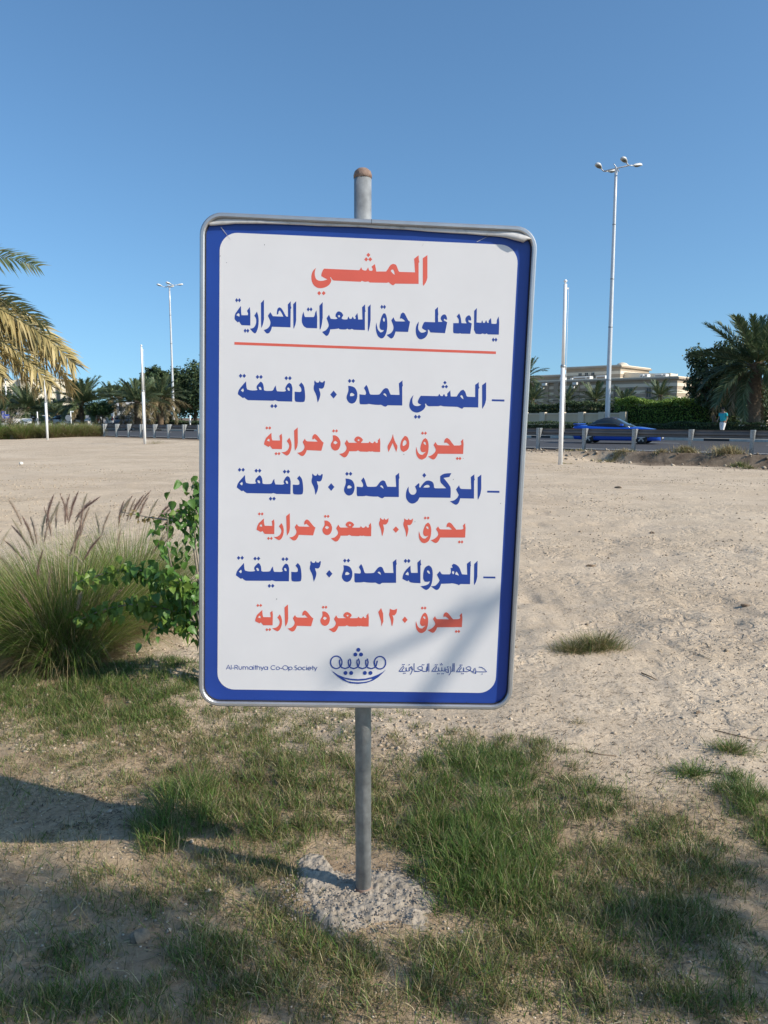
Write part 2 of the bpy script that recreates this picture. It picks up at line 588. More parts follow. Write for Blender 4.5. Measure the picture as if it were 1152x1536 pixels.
# W-beam profile (thickness 5 mm) facing the road
prof = [(-0.165, 0.00), (-0.135, 0.06), (-0.08, 0.065), (-0.035, 0.0), (0.035, 0.0), (0.08, 0.065), (0.135, 0.06), (0.165, 0.0)]


def beam(length):
    mb = MB()
    rings = []
    for x in (0.0, length):
        ring = [(x, -0.31 - d, 0.81 + h) for h, d in prof] + [(x, -0.304 - d, 0.81 + h) for h, d in reversed(prof)]
        rings.append(ring)
    mb.loft(rings, smooth=False)
    return mb.mesh('rail_beam', M_rail)


beam_cache = {}
for i, t in enumerate(allp):
    p = gr_inv @ road_pt(t, 0, 0.20)
    o = link('post', post_me, gr, loc=p, rot=(0, 0, ang))
    link('spacer', sp_me, o, loc=(0, 0, 0))
    if i + 1 < len(allp):
        Ln = allp[i + 1] - t
        key = round(Ln, 1)
        if key not in beam_cache: beam_cache[key] = beam(1.0)
        link('rail_beam', beam_cache[key], gr, loc=p, rot=(0, 0, ang), scale=(Ln - 0.01, 1, 1))


# ------------------------------------------------------------------ the sign
SG_POS = Vector((-0.0654, 2.436, 1.4755))
SG_W, SG_H = 1.03, 1.549
SG_M = Matrix.Translation(SG_POS) @ Matrix.Rotation(0.048, 4, 'Z') @ Matrix.Rotation(0.005, 4, 'X') @ Matrix.Rotation(0.032, 4, 'Y')
SG_I = SG_M.inverted()
PZ = 0.004   # panel face sits 4 mm behind the frame's lip


def board(px, py, y=PZ):
    """where a mark seen at (px,py) lies on the flat panel, in the board's own metres"""
    o = SG_I @ Vector((0, 0, CZ))
    d = SG_I.to_3x3() @ ray(px, py)
    t = (y - o.y) / d.y
    p = o + d * t
    return p.x, p.z


base = Vector((SG0.x, SG0.y, 0))
sign = thing('information_sign', base, 'large white and blue Arabic information board on a galvanised pole in a concrete patch', 'sign')
pivot = (Matrix.Translation(base).inverted() @ SG_M)


def rrect(x0, x1, z0, z1, r, n=7):
    pts = []
    for cx, cz, a0 in ((x1 - r, z1 - r, 0), (x0 + r, z1 - r, 90), (x0 + r, z0 + r, 180), (x1 - r, z0 + r, 270)):
        for k in range(n):
            a = R(a0 + 90 * k / (n - 1))
            pts.append((cx + r * math.cos(a), cz + r * math.sin(a)))
    return pts


def plate(name, pts, y0, y1, m, parent=None):
    mb = MB(); mb.prism(pts, y0, y1)
    me = mb.mesh(name, m)
    me.transform(pivot)
    return link(name, me, parent)


hw, hh = SG_W / 2, SG_H / 2
panel = plate('panel', rrect(-hw + 0.008, hw - 0.008, -hh + 0.008, hh - 0.008, 0.06), PZ, 0.016, M_blue, sign)
wa = [board(*p) for p in ((330.3, 348.5), (777.5, 367.8), (742.8, 1038.2), (325.6, 1035.2))]
wx0 = (wa[0][0] + wa[3][0]) / 2; wx1 = (wa[1][0] + wa[2][0]) / 2
wz1 = (wa[0][1] + wa[1][1]) / 2; wz0 = (wa[2][1] + wa[3][1]) / 2
plate('white_panel', rrect(wx0, wx1, wz0, wz1, 0.055, 10), PZ - 0.0006, PZ - 0.0001, M_white, panel)
# frame: C profile swept round
mb = MB()
sec = [(0.0, -0.010), (0.004, -0.014), (0.011, -0.014), (0.0145, -0.010), (0.0145, -0.002), (0.004, 0.000), (0.004, 0.020), (0.0, 0.020)]
path_o = [rrect(-hw + d, hw - d, -hh + d, hh - d, max(0.068 - d, 0.02), 9) for d, _ in sec]
rings = []
for k in range(len(path_o[0])):
    rings.append([(path_o[j][k][0], sec[j][1], path_o[j][k][1]) for j in range(len(sec))])
rings.append(rings[0])
mb.loft(rings, cap=False, smooth=False)
bmesh.ops.remove_doubles(mb.b, verts=mb.b.verts, dist=1e-5)
me = mb.mesh('frame', M_alu); me.transform(pivot)
frame = link('frame', me, sign)
# dark gasket line between frame and print
mb = MB()
pi = [rrect(-hw + d, hw - d, -hh + d, hh - d, 0.068 - d, 9) for d in (0.0148, 0.0172)]
n_ = len(pi[0])
mb.loft([[(pi[0][k][0], 0.0, pi[0][k][1]), (pi[1][k][0], 0.0, pi[1][k][1]), (pi[1][k][0], PZ - 0.001, pi[1][k][1]), (pi[0][k][0], PZ - 0.001, pi[0][k][1])] for k in list(range(n_)) + [0]], cap=False)
me = mb.mesh('gasket', M_seal); me.transform(pivot)
link('gasket', me, frame)
# vertical join in the frame
a = board(557, 331, -0.01); plate('frame_joint', [(a[0], hh - 0.0005), (a[0] + 0.0015, hh - 0.0005), (a[0] + 0.0015, hh - 0.0142), (a[0], hh - 0.0142)], -0.0146, -0.0142, M_seal, frame)

# the strip of film that has come loose along the top
Z1 = lambda x, y: (290 + x / 4.2667, 310 + y / 4.2667)
Z2 = lambda x, y: (540 + x / 4.1143, 310 + y / 4.1143)
low = [Z1(100, 118), Z1(112, 126), Z1(180, 122), Z1(225, 118), Z1(262, 114), Z1(430, 114), Z1(560, 117), Z1(700, 122), Z1(800, 128), Z1(950, 131), Z1(1100, 136), Z2(90, 137), Z2(300, 147), Z2(420, 158), Z2(540, 166), Z2(680, 174), Z2(790, 184), Z2(855, 189), Z2(900, 196), Z2(950, 211), Z2(1005, 226), Z2(1022, 213), Z2(1052, 208), Z2(1062, 205)]
mb = MB()
rows = []
for i, p in enumerate(low):
    x, z = board(*p)
    x = max(min(x, hw - 0.018), -hw + 0.018)
    edge_r = max(0, (abs(x) - (hw - 0.068)) / 0.055)
    ztop = hh - 0.0125 - (0.042 * (1 - math.sqrt(max(0, 1 - min(edge_r, 1) ** 2))))
    ztop = max(ztop, z + 0.002)
    lift = -0.006 - 0.008 * max(0, vnoise(x, 0, 6, 3)) - (0.012 * sstep(0.38, 0.47, x))
    rows.append([(x, -0.002, ztop), (x, float(lift) * 0.8, z * 0.45 + ztop * 0.55), (x, float(lift), z * 0.85 + ztop * 0.15), (x, float(lift) * 0.55, z), (x, 0.0025, z + 0.0015), (x, 0.0028, ztop)])
mb.loft(rows, smooth=True)
me = mb.mesh('peeling_strip', M_peel); me.transform(pivot)
o = link('peeling_strip', me, panel); o['label'] = 'loose grey strip of film curling off the top of the board'
# two fine scratches and specks
for A, B, wd in (((331.5, 341), (346, 359.5), 0.0009), ((715, 363), (733, 354), 0.0007), ((727, 356), (741, 354.5), 0.0006), ((633.5, 369), (635.5, 365), 0.0008)):
    ax, az = board(*A); bx, bz = board(*B)
    d = Vector((bx - ax, bz - az)).normalized(); nn = Vector((-d.y, d.x)) * wd
    plate('scratch', [(ax + nn.x, az + nn.y), (bx + nn.x * .3, bz + nn.y * .3), (bx - nn.x * .3, bz - nn.y * .3), (ax - nn.x, az - nn.y)], PZ - 0.0012, PZ - 0.0007, M_peel if wd > 0.00065 else M_seal, panel)
for sx, sy, r_ in ((396.8, 367.2, 1.0), (340, 394, .8), (330.5, 384, .7), (680, 719, .9), (605.8, 681.6, 1.0), (695, 687.5, .7), (458, 784, .5), (415, 898.5, 1.2), (751, 755, .9), (766, 889, 1.0), (764.5, 912, 1.0), (700, 1053, .8), (622.5, 782.5, .8)):
    x, z = board(sx, sy); r_ *= 0.0011
    plate('speck', [(x + r_ * math.cos(q), z + r_ * 1.4 * math.sin(q)) for q in (0, 1.2, 2.4, 3.6, 4.9)], PZ - 0.0012, PZ - 0.0007, M_seal, panel)

# ---- lettering, flat print on the panel
INK_Y = [PZ - 0.0008]


def flat_print(name, groups, m, parent, tf):
    """one part per inked shape: a word body, an alef, a pair of dots"""
    if name != 'lettering' or len(groups) > 40:
        return flat_print1(name, groups, m, parent, tf)
    for g in groups: flat_print1('letter', [g], m, parent, tf)


def flat_print1(name, groups, m, parent, tf):
    """groups: list of [outer, hole, hole...] contours in local drawing units, tf maps to photograph pixels"""
    V_, F_ = [], []
    for g in groups:
        loops = []
        for c in g:
            pts = []
            for p in c:
                x, z = board(*tf(*p))
                pts.append(Vector((x, z, 0)))
            loops.append(pts)
        tris = tessellate_polygon(loops)
        off = len(V_)
        INK_Y[0] -= 0.0000015
        y = INK_Y[0]
        for l in loops:
            for v in l: V_.append((v.x, y, v.y))
        for t in tris: F_.append([off + i for i in t])
    me = bpy.data.meshes.new(name)
    me.from_pydata(V_, [], F_)
    me.transform(pivot)
    bm = bmesh.new(); bm.from_mesh(me)
    nrm = pivot.to_3x3() @ Vector((0, -1, 0))
    for f in bm.faces:
        f.normal_update()
        if f.normal.dot(nrm) < 0: f.normal_flip()
    bm.to_mesh(me); bm.free()
    me.materials.append(m)
    return link(name, me, parent)


def P(s):
    v = [float(q) for q in s.replace(',', ' ').split()]
    return list(zip(v[::2], v[1::2]))


def chaikin(pts, angle=52):
    """round off only the gentle corners so drawn curves look smooth while sharp nib corners stay"""
    out_ = []
    n = len(pts)
    for i in range(n):
        a, b, c = Vector(pts[i - 1]), Vector(pts[i]), Vector(pts[(i + 1) % n])
        u, v = (b - a), (c - b)
        if u.length < 1e-6 or v.length < 1e-6: continue
        an = abs(math.degrees(u.angle(v)))
        if 4 < an < angle and u.length < 75 and v.length < 75:
            out_.append(tuple(b - u * 0.27)); out_.append(tuple(b - u * 0.09 + v * 0.09)) if an > 25 else None; out_.append(tuple(b + v * 0.27))
        else:
            out_.append(tuple(b))
    return out_


def G(*c):
    return [chaikin(P(q)) for q in c]


def D(x, y, rx, ry=None):
    ry = ry or rx * 1.25
    return [[(x - rx, y), (x, y - ry), (x + rx, y), (x, y + ry)]]


def zoomtf(x0, y0, s): return lambda x, y: (x0 + x / s, y0 + y / s)


S2 = 1152 / 210.0
S4 = 1152 / 165.0
S6 = 1152 / 170.0
ALEF_TAIL = None
line1 = [G('1032,100 1072,73 1072,270 1062,305 1038,340 1032,325'),
         G('957,105 996,75 997,110 1003,135 996,140 996,322 795,320 778,334 762,330 738,308 720,313 575,310 560,300 540,304 525,303 505,295 497,304 265,293 252,288 238,265 230,265 243,285 240,305 225,330 195,350 160,360 125,358 95,340 75,310 68,270 72,235 85,205 110,183 100,210 98,240 103,265 115,285 135,295 165,296 195,288 208,282 180,270 155,255 155,240 165,210 178,190 470,203 485,203 500,178 510,200 530,207 545,205 560,178 568,205 588,210 598,205 600,190 592,180 590,172 618,150 625,180 630,215 715,215 730,195 750,160 775,148 800,155 812,180 822,210 830,218 965,222',
           '755,210 765,197 778,200 786,220 790,243 775,235'),
         D(562, 72, 17, 19), D(543, 110, 17, 19), D(578, 110, 17, 19), D(137, 402, 17, 19), D(176, 402, 17, 19)]
dd = lambda x, y: D(x, y, 12, 18)
line2a = [G('520,90 545,65 545,220 540,255 525,292 522,280'),
          G('476,92 500,65 500,100 506,122 500,128 498,280 345,275 340,300 325,325 308,332 295,325 278,302 310,290 330,265 335,235 312,185 332,155 348,180 352,188 440,192 425,160 410,140 400,150 398,170 386,175 386,150 392,125 405,115 420,120 435,140 455,180 465,192 478,192'),
          G('255,80 280,52 280,215 270,262 258,285 256,250'),
          G('200,185 222,150 235,190 237,240 230,290 215,325 205,330 190,322 165,292 195,285 212,260 218,225 212,200'),
          G('140,145 163,112 168,160 168,265 95,262 80,240 75,232 65,240 38,215 38,190 45,165 90,103 92,150 95,180 148,180 150,165', '52,180 68,162 80,170 78,192'),
          dd(55, 57), dd(78, 57), dd(125, 308), dd(147, 308),
          G('700,160 712,140 718,200 717,288 630,285 605,270 590,235 592,190 605,150 612,185 618,195 690,195 698,180'),
          dd(644, 132), dd(667, 132),
          G('736,103 763,72 763,200 755,265 742,300 738,290'),
          G('1087,115 1112,90 1112,130 1116,150 1110,155 1110,303 1020,300 1003,292 990,298 975,297 965,290 955,298 905,297 893,288 880,293 825,297 820,320 808,345 793,352 778,340 758,318 788,305 805,285 815,262 795,205 815,175 825,200 830,210 875,213 885,205 868,190 870,170 885,150 900,148 920,158 932,180 918,205 930,215 965,215 975,190 985,210 1000,210 1010,190 1020,210 1032,212 1035,200 1030,190 1048,162 1053,190 1055,215 1090,215',
            '886,185 900,178 908,188 897,200')]
line2b = [G('38,115 60,90 60,220 52,280 40,317 37,300'),
          G('107,240 112,270 120,300 140,322 160,318 170,302 155,303 138,295 132,270 138,235 148,195 165,165 180,165 192,190 198,235 197,290 185,340 165,368 145,372 120,355 105,315 101,275', '160,215 168,200 178,210 176,232 165,232'),
          dd(152, 112), dd(174, 112),
          G('305,185 310,168 325,157 340,165 355,195 370,225 384,233 368,318 265,315 258,340 245,365 230,373 215,365 192,342 225,330 245,305 250,275 230,222 248,197 258,220 265,230 330,232 345,230 330,215 312,205 300,210'),
          G('590,135 614,112 614,150 618,175 614,180 616,235 650,235 645,225 635,210 640,190 655,175 672,173 685,188 690,215 680,218 665,208 662,222 690,238 672,328 552,322 540,300 530,298 533,315 528,340 510,365 480,380 455,375 435,345 430,305 435,265 455,232 455,255 450,280 455,305 475,325 500,322 520,310 485,290 482,280 495,245 505,235 590,238'),
          G('768,190 788,165 800,190 808,245 850,247 840,225 840,205 855,185 872,180 885,195 888,220 880,225 865,218 866,235 892,248 880,333 805,332 795,328 785,332 742,328 738,310 740,245 785,245 785,215 775,200'),
          G('912,145 934,120 932,240 970,243 978,220 985,243 1000,243 1010,220 1020,243 1032,243 1030,225 1050,203 1055,250 1090,252 1098,245 1098,220 1113,190 1118,240 1115,340 1025,338 1015,330 1000,337 990,333 980,330 965,337 925,333 910,300'),
          dd(1069, 382), dd(1091, 382)]
d3 = lambda x, y: D(x, y, 14.5, 17.5)
minutes = [G('105,92 108,140 115,160 145,168 185,168 200,163 192,150 192,130 215,105 225,95 240,105 250,130 252,165 265,172 320,172 332,160 335,148 350,127 352,155 360,175 420,178 435,170 428,160 428,145 445,115 460,105 478,115 487,150 485,260 370,257 340,248 330,253 120,248 100,235 90,225 80,232 38,200 38,185 50,155 85,115',
             '62,168 82,150 88,168 80,182', '208,140 222,138 232,150 232,165 215,162', '443,148 455,143 465,155 465,172 450,168'),
           d3(60, 48), d3(90, 48), d3(199, 57), d3(228, 57), d3(436, 67), d3(466, 67), d3(319, 297), d3(348, 297),
           G('540,125 560,102 582,130 590,180 592,235 585,260 565,265 515,262 505,250 505,178 548,182 560,175 560,150'),
           G('665,95 672,85 680,100 695,105 705,100 712,85 718,100 735,103 748,88 755,95 750,130 740,150 725,155 705,150 708,165 718,195 712,230 695,268 690,250 685,210 660,160 662,130 668,115'),
           D(825, 202, 27, 33),
           G('945,130 975,133 1000,145 1018,175 1022,210 1015,245 1000,268 975,278 950,268 932,240 932,215 945,180 948,160', '960,215 962,195 975,187 990,195 998,205 985,215'),
           d3(957, 90), d3(987, 90),
           G('1075,148 1095,122 1108,145 1122,195 1130,203 1200,203 1212,190 1235,158 1255,147 1275,155 1288,190 1295,203 1368,205 1362,110 1392,85 1392,110 1396,130 1390,138 1390,292 1270,290 1255,302 1240,300 1215,285 1200,288 1150,285 1115,278 1100,283 1045,282 1038,270 1038,200 1085,205 1093,195 1090,175', '1233,198 1245,190 1258,200 1263,222')]
line3r = [G('893,122 922,100 922,130 928,148 920,155 918,308 800,306 785,320 765,310 745,303 650,300 625,298 610,292 590,298 510,298 495,290 487,275 480,280 485,300 470,325 440,345 410,352 375,340 355,315 350,290 355,260 362,235 385,205 378,230 375,255 380,280 395,295 425,297 450,285 425,275 420,260 430,235 445,212 580,215 590,212 598,195 608,213 625,215 637,195 645,215 655,218 665,210 662,195 688,167 690,200 692,218 740,218 755,195 775,168 795,162 812,180 822,215 830,220 893,222', '770,215 780,205 792,215 797,240 785,235'),
          D(644, 104, 14, 15), D(629, 137, 14, 15), D(656, 137, 14, 15), d3(403, 385), d3(431, 385),
          G('950,125 983,100 983,240 975,280 952,320 950,300'), [P('1030,241 1133,243 1133,259 1030,256')]]
line5r = [G('913,115 943,92 943,210 935,260 915,300 913,280'),
          G('857,112 886,90 886,120 890,135 884,142 883,290 770,287 762,315 750,335 733,342 715,333 685,312 720,305 745,285 758,260 735,215 760,180 768,205 778,210 860,212'),
          G('605,105 625,90 650,82 697,80 680,112 632,120 650,140 685,185 693,210 690,283 435,280 420,310 395,328 370,332 345,320 325,290 322,255 330,215 345,190 345,215 348,235 365,257 390,258 405,245 412,225 398,190 428,162 435,170 432,195 440,200 460,170 485,145 510,140 540,150 552,170 555,200 565,205 655,205 640,190 605,155', '465,198 480,182 500,175 515,180 520,195 505,200'),
          D(474, 98, 16, 20), [P('992,225 1092,226 1092,242 992,240')]]
line7r = [G('912,88 940,60 938,190 930,230 912,262 910,240'),
          G('852,85 883,62 883,90 886,100 882,108 878,253 800,252 785,262 770,253 730,245 715,248 640,250 632,275 618,297 600,302 580,290 555,270 590,268 615,245 628,222 605,175 630,145 640,165 650,172 712,172 722,155 718,120 735,118 728,98 742,85 765,92 790,115 805,155 812,172 855,175', '728,160 735,143 748,150 748,165 740,172', '755,172 760,158 765,148 778,160 787,183'),
          G('500,130 515,108 540,98 562,115 572,150 570,210 560,260 540,290 520,302 500,295 470,270 510,265 540,250 548,228 530,235 505,232 492,210 492,170', '523,148 530,138 545,148 549,168 535,165'),
          G('445,75 472,50 472,75 477,95 470,100 470,245 398,242 378,232 372,220 362,230 322,210 325,180 345,140 388,100 390,150 395,160 448,160', '345,172 365,150 375,165 372,182'),
          d3(347, 62), d3(374, 62), [P('987,190 1086,191 1086,206 987,204')]]
d4 = lambda x, y: D(x, y, 15.5, 17.5)
calories = [G('238,130 262,108 268,150 265,270 165,268 150,250 140,235 125,247 78,222 82,190 100,150 155,98 157,150 165,178 245,180 243,150', '108,182 125,160 137,168 137,190'),
            d4(107, 48), d4(138, 48), d4(204, 317), d4(235, 317),
            G('315,185 343,150 362,190 368,240 358,290 340,325 318,338 298,330 260,303 300,298 330,275 343,240 335,210'),
            G('392,75 430,42 432,200 425,250 402,287 398,260'),
            G('582,165 585,135 600,115 615,112 635,125 665,165 690,195 702,200 678,287 525,280 515,310 495,338 475,343 455,335 425,308 460,302 490,280 505,245 482,195 505,160 515,180 530,188 640,192 625,175 605,158 595,168'),
            G('797,125 825,125 855,145 875,180 880,215 870,255 850,280 820,287 790,270 775,235 778,210 797,180 800,160', '803,205 812,190 825,183 840,192 848,203 825,220'),
            d4(806, 79), d4(837, 79),
            G('922,210 945,170 958,195 968,203 1045,203 1055,205 1025,185 1022,165 1040,142 1065,135 1095,148 1113,172 1105,190 1090,200 1100,205 1172,205 1185,188 1195,203 1215,208 1225,200 1238,187 1250,205 1265,205 1272,195 1268,180 1290,152 1295,200 1293,300 1225,298 1210,292 1195,297 1180,292 1160,298 1085,295 1060,283 1045,292 970,292 960,320 940,350 918,358 895,345 865,320 905,312 935,285 945,255', '1055,175 1070,165 1082,175 1068,187')]
burns = [G('588,245 597,275 605,300 625,325 655,330 690,297 660,305 640,295 630,265 640,215 660,170 685,153 705,170 718,210 720,260 710,320 690,360 650,382 615,370 592,335 585,290', '663,205 672,192 688,200 692,225 680,225'),
         d4(655, 103), d4(686, 103),
         G('882,205 882,185 892,162 910,152 935,165 960,200 985,232 1045,232 1062,222 1060,200 1055,190 1080,163 1085,220 1080,320 815,318 805,345 785,372 765,380 745,370 712,347 750,335 785,305 797,275 770,225 792,195 805,220 815,228 940,232 925,215 905,200'),
         d4(1018, 368), d4(1047, 368)]
n85 = [G('345,110 352,150 370,200 396,240 380,300 368,270 350,225 342,205 330,235 310,280 298,300 285,240 315,190 335,150'),
       G('470,130 495,140 512,175 517,215 510,260 490,285 455,300 430,285 420,250 425,205 440,165', '445,215 455,185 470,173 485,185 490,210 475,228 450,238')]
n303 = [G('203,118 210,112 220,128 238,132 248,115 255,130 270,132 290,115 288,150 275,172 260,182 235,180 240,200 245,235 228,298 222,290 215,235 192,180 195,155 203,140'),
        D(365, 232, 30, 33),
        G('448,130 452,118 465,132 485,135 497,118 503,133 518,135 540,118 535,155 520,180 505,187 482,185 490,215 493,235 478,300 470,305 465,250 440,190 442,160 450,145')]
n120 = [G('215,115 235,170 238,250 218,300 215,250 185,155'),
        G('303,120 315,128 345,135 378,120 372,165 350,190 330,188 340,215 342,240 328,298 320,290 315,240 293,180 302,155'),
        D(456, 234, 28, 33)]
flat_print('lettering', line1, M_inkred, panel, zoomtf(455, 370, 5.76))
flat_print('lettering', line2a, M_inkblue, panel, zoomtf(345, 440, S2))
flat_print('lettering', line2b, M_inkblue, panel, zoomtf(545, 440, S2))
flat_print('underline', [[[(351.7, 513), (743.8, 527.2), (743.8, 531), (351.7, 517)]]], M_inkred, panel, lambda x, y: (x, y))
flat_print('lettering', minutes, M_inkblue, panel, zoomtf(350, 555, S2))
flat_print('lettering', minutes, M_inkblue, panel, lambda x, y: (350 + (30 + (x - 38) * .9852) / S2, 695 + (53 + (y - 48) * .963 - .0085 * (x - 60)) / S2))
flat_print('lettering', minutes, M_inkblue, panel, lambda x, y: (345 + (50 + (x - 38) * .974) / S2, 830 + (37 + (y - 48) * .945 - .019 * (x - 60)) / S2))
flat_print('lettering', line3r, M_inkblue, panel, zoomtf(550, 555, S2))
flat_print('lettering', line5r, M_inkblue, panel, zoomtf(550, 695, S2))
flat_print('lettering', line7r, M_inkblue, panel, zoomtf(545, 830, S2))
a4 = zoomtf(385, 635, S4); b4 = zoomtf(540, 635, S4)


def tf6(f, x0, x1, sx):
    def g(x, y):
        X, Y = f(x, y)
        return (x1 + (X - x0) * sx, 770.8 + (Y - 641.9) * .955 - .006 * (X - 402))
    return g


def tf8(f, x0, x1, sx):
    def g(x, y):
        X, Y = f(x, y)
        return (x1 + (X - x0) * sx, 908 + (Y - 641.9) * .947 - .015 * (X - 402))
    return g


flat_print('lettering', calories, M_inkred, panel, a4)
flat_print('lettering', burns + n85, M_inkred, panel, b4)
flat_print('lettering', calories, M_inkred, panel, tf6(a4, 396.2, 385.0, .987))
flat_print('lettering', burns, M_inkred, panel, tf6(b4, 623.8, 628.0, .983))
flat_print('lettering', n303, M_inkred, panel, zoomtf(540, 760, S6))
flat_print('lettering', calories, M_inkred, panel, tf8(a4, 396.2, 382.8, .978))
flat_print('lettering', burns, M_inkred, panel, tf8(b4, 623.8, 623.5, .978))
flat_print('lettering', n120, M_inkred, panel, zoomtf(540, 895, S6))


def stroke(pts, wd, closed=False, taper=None):
    """ribbon with mitred joints, returned as quads"""
    pts = [Vector(p) for p in pts]
    n = len(pts)
    L_, R_ = [], []
    for i in range(n):
        if closed:
            a, b = pts[(i - 1) % n], pts[(i + 1) % n]
        else:
            a, b = pts[max(i - 1, 0)], pts[min(i + 1, n - 1)]
        d = (b - a).normalized()
        nn = Vector((-d.y, d.x))
        k = 1.0
        if 0 < i < n - 1 or closed:
            d1 = (pts[i] - a).normalized()
            c = abs(d1.dot(d)); k = 1 / max(c, 0.6)
        h = wd / 2 * k
        if taper: h = taper[i] / 2
        L_.append(tuple(pts[i] + nn * h)); R_.append(tuple(pts[i] - nn * h))
    if closed:
        return [[L_[i], L_[(i + 1) % n], R_[(i + 1) % n], R_[i]] for i in range(n)]
    # square ends slightly extended
    return [[L_[i], L_[i + 1], R_[i + 1], R_[i]] for i in range(n - 1)]


def arc(cx, cy, rx, ry, a0, a1, n=14):
    return [(cx + rx * math.cos(R(a0 + (a1 - a0) * i / n)), cy - ry * math.sin(R(a0 + (a1 - a0) * i / n))) for i in range(n + 1)]


def disc(cx, cy, r, n=14):
    return [[(cx + r * math.cos(2 * math.pi * i / n), cy + r * math.sin(2 * math.pi * i / n)) for i in range(n)]]


def strokes(name, S, wd, m, tf, parent, extra=()):
    g = []
    for s_ in S:
        g += [[q] for q in stroke(s_, wd)]
    g += list(extra)
    return flat_print(name, g, m, parent, tf)


# geometric sans lettering: units = zoomed pixels, origin at baseline
def sans(text, x, y0, slope, wd=6.6, xh=38, cap=53):
    S, E = [], []
    r = xh / 2
    for ch in text:
        b = y0 + slope * x
        T = b - cap; M = b - xh
        c = b - r
        if ch == 'A': S += [[(x + 1, b), (x + 22, T), (x + 43, b)], [(x + 8, b - 17), (x + 36, b - 17)]]; adv = 47
        elif ch == 'l': S += [[(x + 4, b), (x + 4, T)]]; adv = 13
        elif ch == '-': S += [[(x + 1, b - 17), (x + 17, b - 17)]]; adv = 22
        elif ch == 'R': S += [[(x + 4, b), (x + 4, T + 3), (x + 20, T + 3)] + arc(x + 20, T + 16, 13, 13, 90, -90, 8) + [(x + 5, T + 29)], [(x + 18, T + 29), (x + 35, b)]]; adv = 42
        elif ch == 'u': S += [[(x + 3, M), (x + 3, c)] + arc(x + 17, b - 16, 14, 14, 180, 360, 10) + [(x + 31, M)]]; adv = 40
        elif ch == 'm': S += [[(x + 3, b), (x + 3, M)], arc(x + 15, M + 15, 12, 12, 180, 0, 8) + [(x + 27, b)], arc(x + 39, M + 15, 12, 12, 180, 0, 8) + [(x + 51, b)]]; adv = 60
        elif ch == 'a': S += [arc(x + r, c, r - 2, r - 2, 0, 360, 16), [(x + 2 * r - 1, b), (x + 2 * r - 1, M)]]; adv = 2 * r + 8
        elif ch == 'i': S += [[(x + 3, b), (x + 3, M)], [(x + 3, T + 1), (x + 3, T + 8)]]; adv = 12
        elif ch == 't': S += [[(x + 9, b), (x + 9, T)], [(x + 1, M + 3), (x + 17, M + 3)]]; adv = 20
        elif ch == 'h': S += [[(x + 3, b), (x + 3, T)], arc(x + 16, M + 15, 13, 13, 180, 0, 9) + [(x + 29, b)]]; adv = 37
        elif ch == 'y': S += [[(x + 1, M), (x + 16, b - 4)], [(x + 31, M), (x + 10, b + 13)]]; adv = 33
        elif ch == 'C': S += [arc(x + 25, b - 26, 24, 24, 48, 312, 18)]; adv = 50
        elif ch == 'o': S += [arc(x + r, c, r - 2, r - 2, 0, 360, 16)]; adv = 2 * r + 5
        elif ch == 'O': S += [arc(x + 27, b - 26, 25, 25, 0, 360, 20)]; adv = 58
        elif ch == 'p': S += [arc(x + r + 1, c, r - 2, r - 2, 0, 360, 16), [(x + 3, M), (x + 3, b + 14)]]; adv = 2 * r + 6
        elif ch == '.': S += [[(x + 3, b), (x + 3, b - 6)]]; adv = 15
        elif ch == 'S': S += [arc(x + 15, T + 14, 11, 12, 40, 235, 9) + [(x + 17, b - 27)] + arc(x + 14, b - 13, 13, 12, 60, -150, 9)]; adv = 34
        elif ch == 'c': S += [arc(x + r, c, r - 2, r - 2, 50, 310, 14)]; adv = 2 * r + 1
        elif ch == 'e': S += [[(x + 3, c), (x + 2 * r - 3, c)] + arc(x + r, c, r - 2, r - 2, 0, 315, 14)]; adv = 2 * r + 5
        else: adv = 22
        x += adv
    return S, x


S_, xe = sans('Al-Rumaithya Co-Op.Society', 0, 0, 0)
k_ = (1083 - 32) / xe
Sx = [[(32 + x * k_, 146 + y * 0.98 + 0.0075 * x * k_) for x, y in s_] for s_ in S_]
strokes('lettering', Sx, 6.6, M_inkblue, zoomtf(335, 985, 7.68), panel)

# society emblem: linked loops above a crescent
zt = zoomtf(485, 960, 1152 / 110.0)
LG = []
cent = [(204, 348, 90, 94), (890, 354, 90, 94)]
loops_ = arc(204, 348, 90, 98, 0, 360, 30)
LG.append(loops_)
LG.append(arc(890, 354, 90, 98, 0, 360, 30))
for i, (xa, xb) in enumerate(((255, 428), (392, 562), (528, 700), (665, 838))):
    # U bowls crossing into pointed petals
    pts_ = [(xa + 5, 305), (xa, 345), (xa + 8, 395), (xa + 35, 430), (xa + 86, 446), (xb - 35, 430), (xb - 5, 395), (xb + 5, 350), (xb - 2, 315), (xb - 12, 288)]
    if i == 3: pts_[-2:] = [(xb + 10, 320)]
    pts_ = [(x, y + 0.004 * (x - 200)) for x, y in pts_]
    LG.append(pts_)
LG.append([(808, 310), (802, 350), (812, 400), (832, 428)])
EX = [disc(551, 151, 31), disc(504, 225, 31), disc(593, 225, 31), disc(349, 515, 31), disc(438, 515, 31), disc(653, 515, 31), disc(741, 515, 31)]
top_c = P('112,455 150,490 230,545 330,585 430,605 545,612 660,603 760,580 860,540 935,500 985,460')
mid_a = P('310,598 400,622 470,632 545,636 620,632 690,622 750,605')
mid_b = P('780,612 720,640 640,656 545,661 450,656 380,643 310,605')
bot_c = P('985,460 930,520 860,585 780,635 680,670 545,687 420,675 310,632 220,570 160,510')
EX.append([top_c + bot_c, mid_a + mid_b[:-1]])
strokes('emblem', LG, 19, M_inkblue, zt, panel, EX)

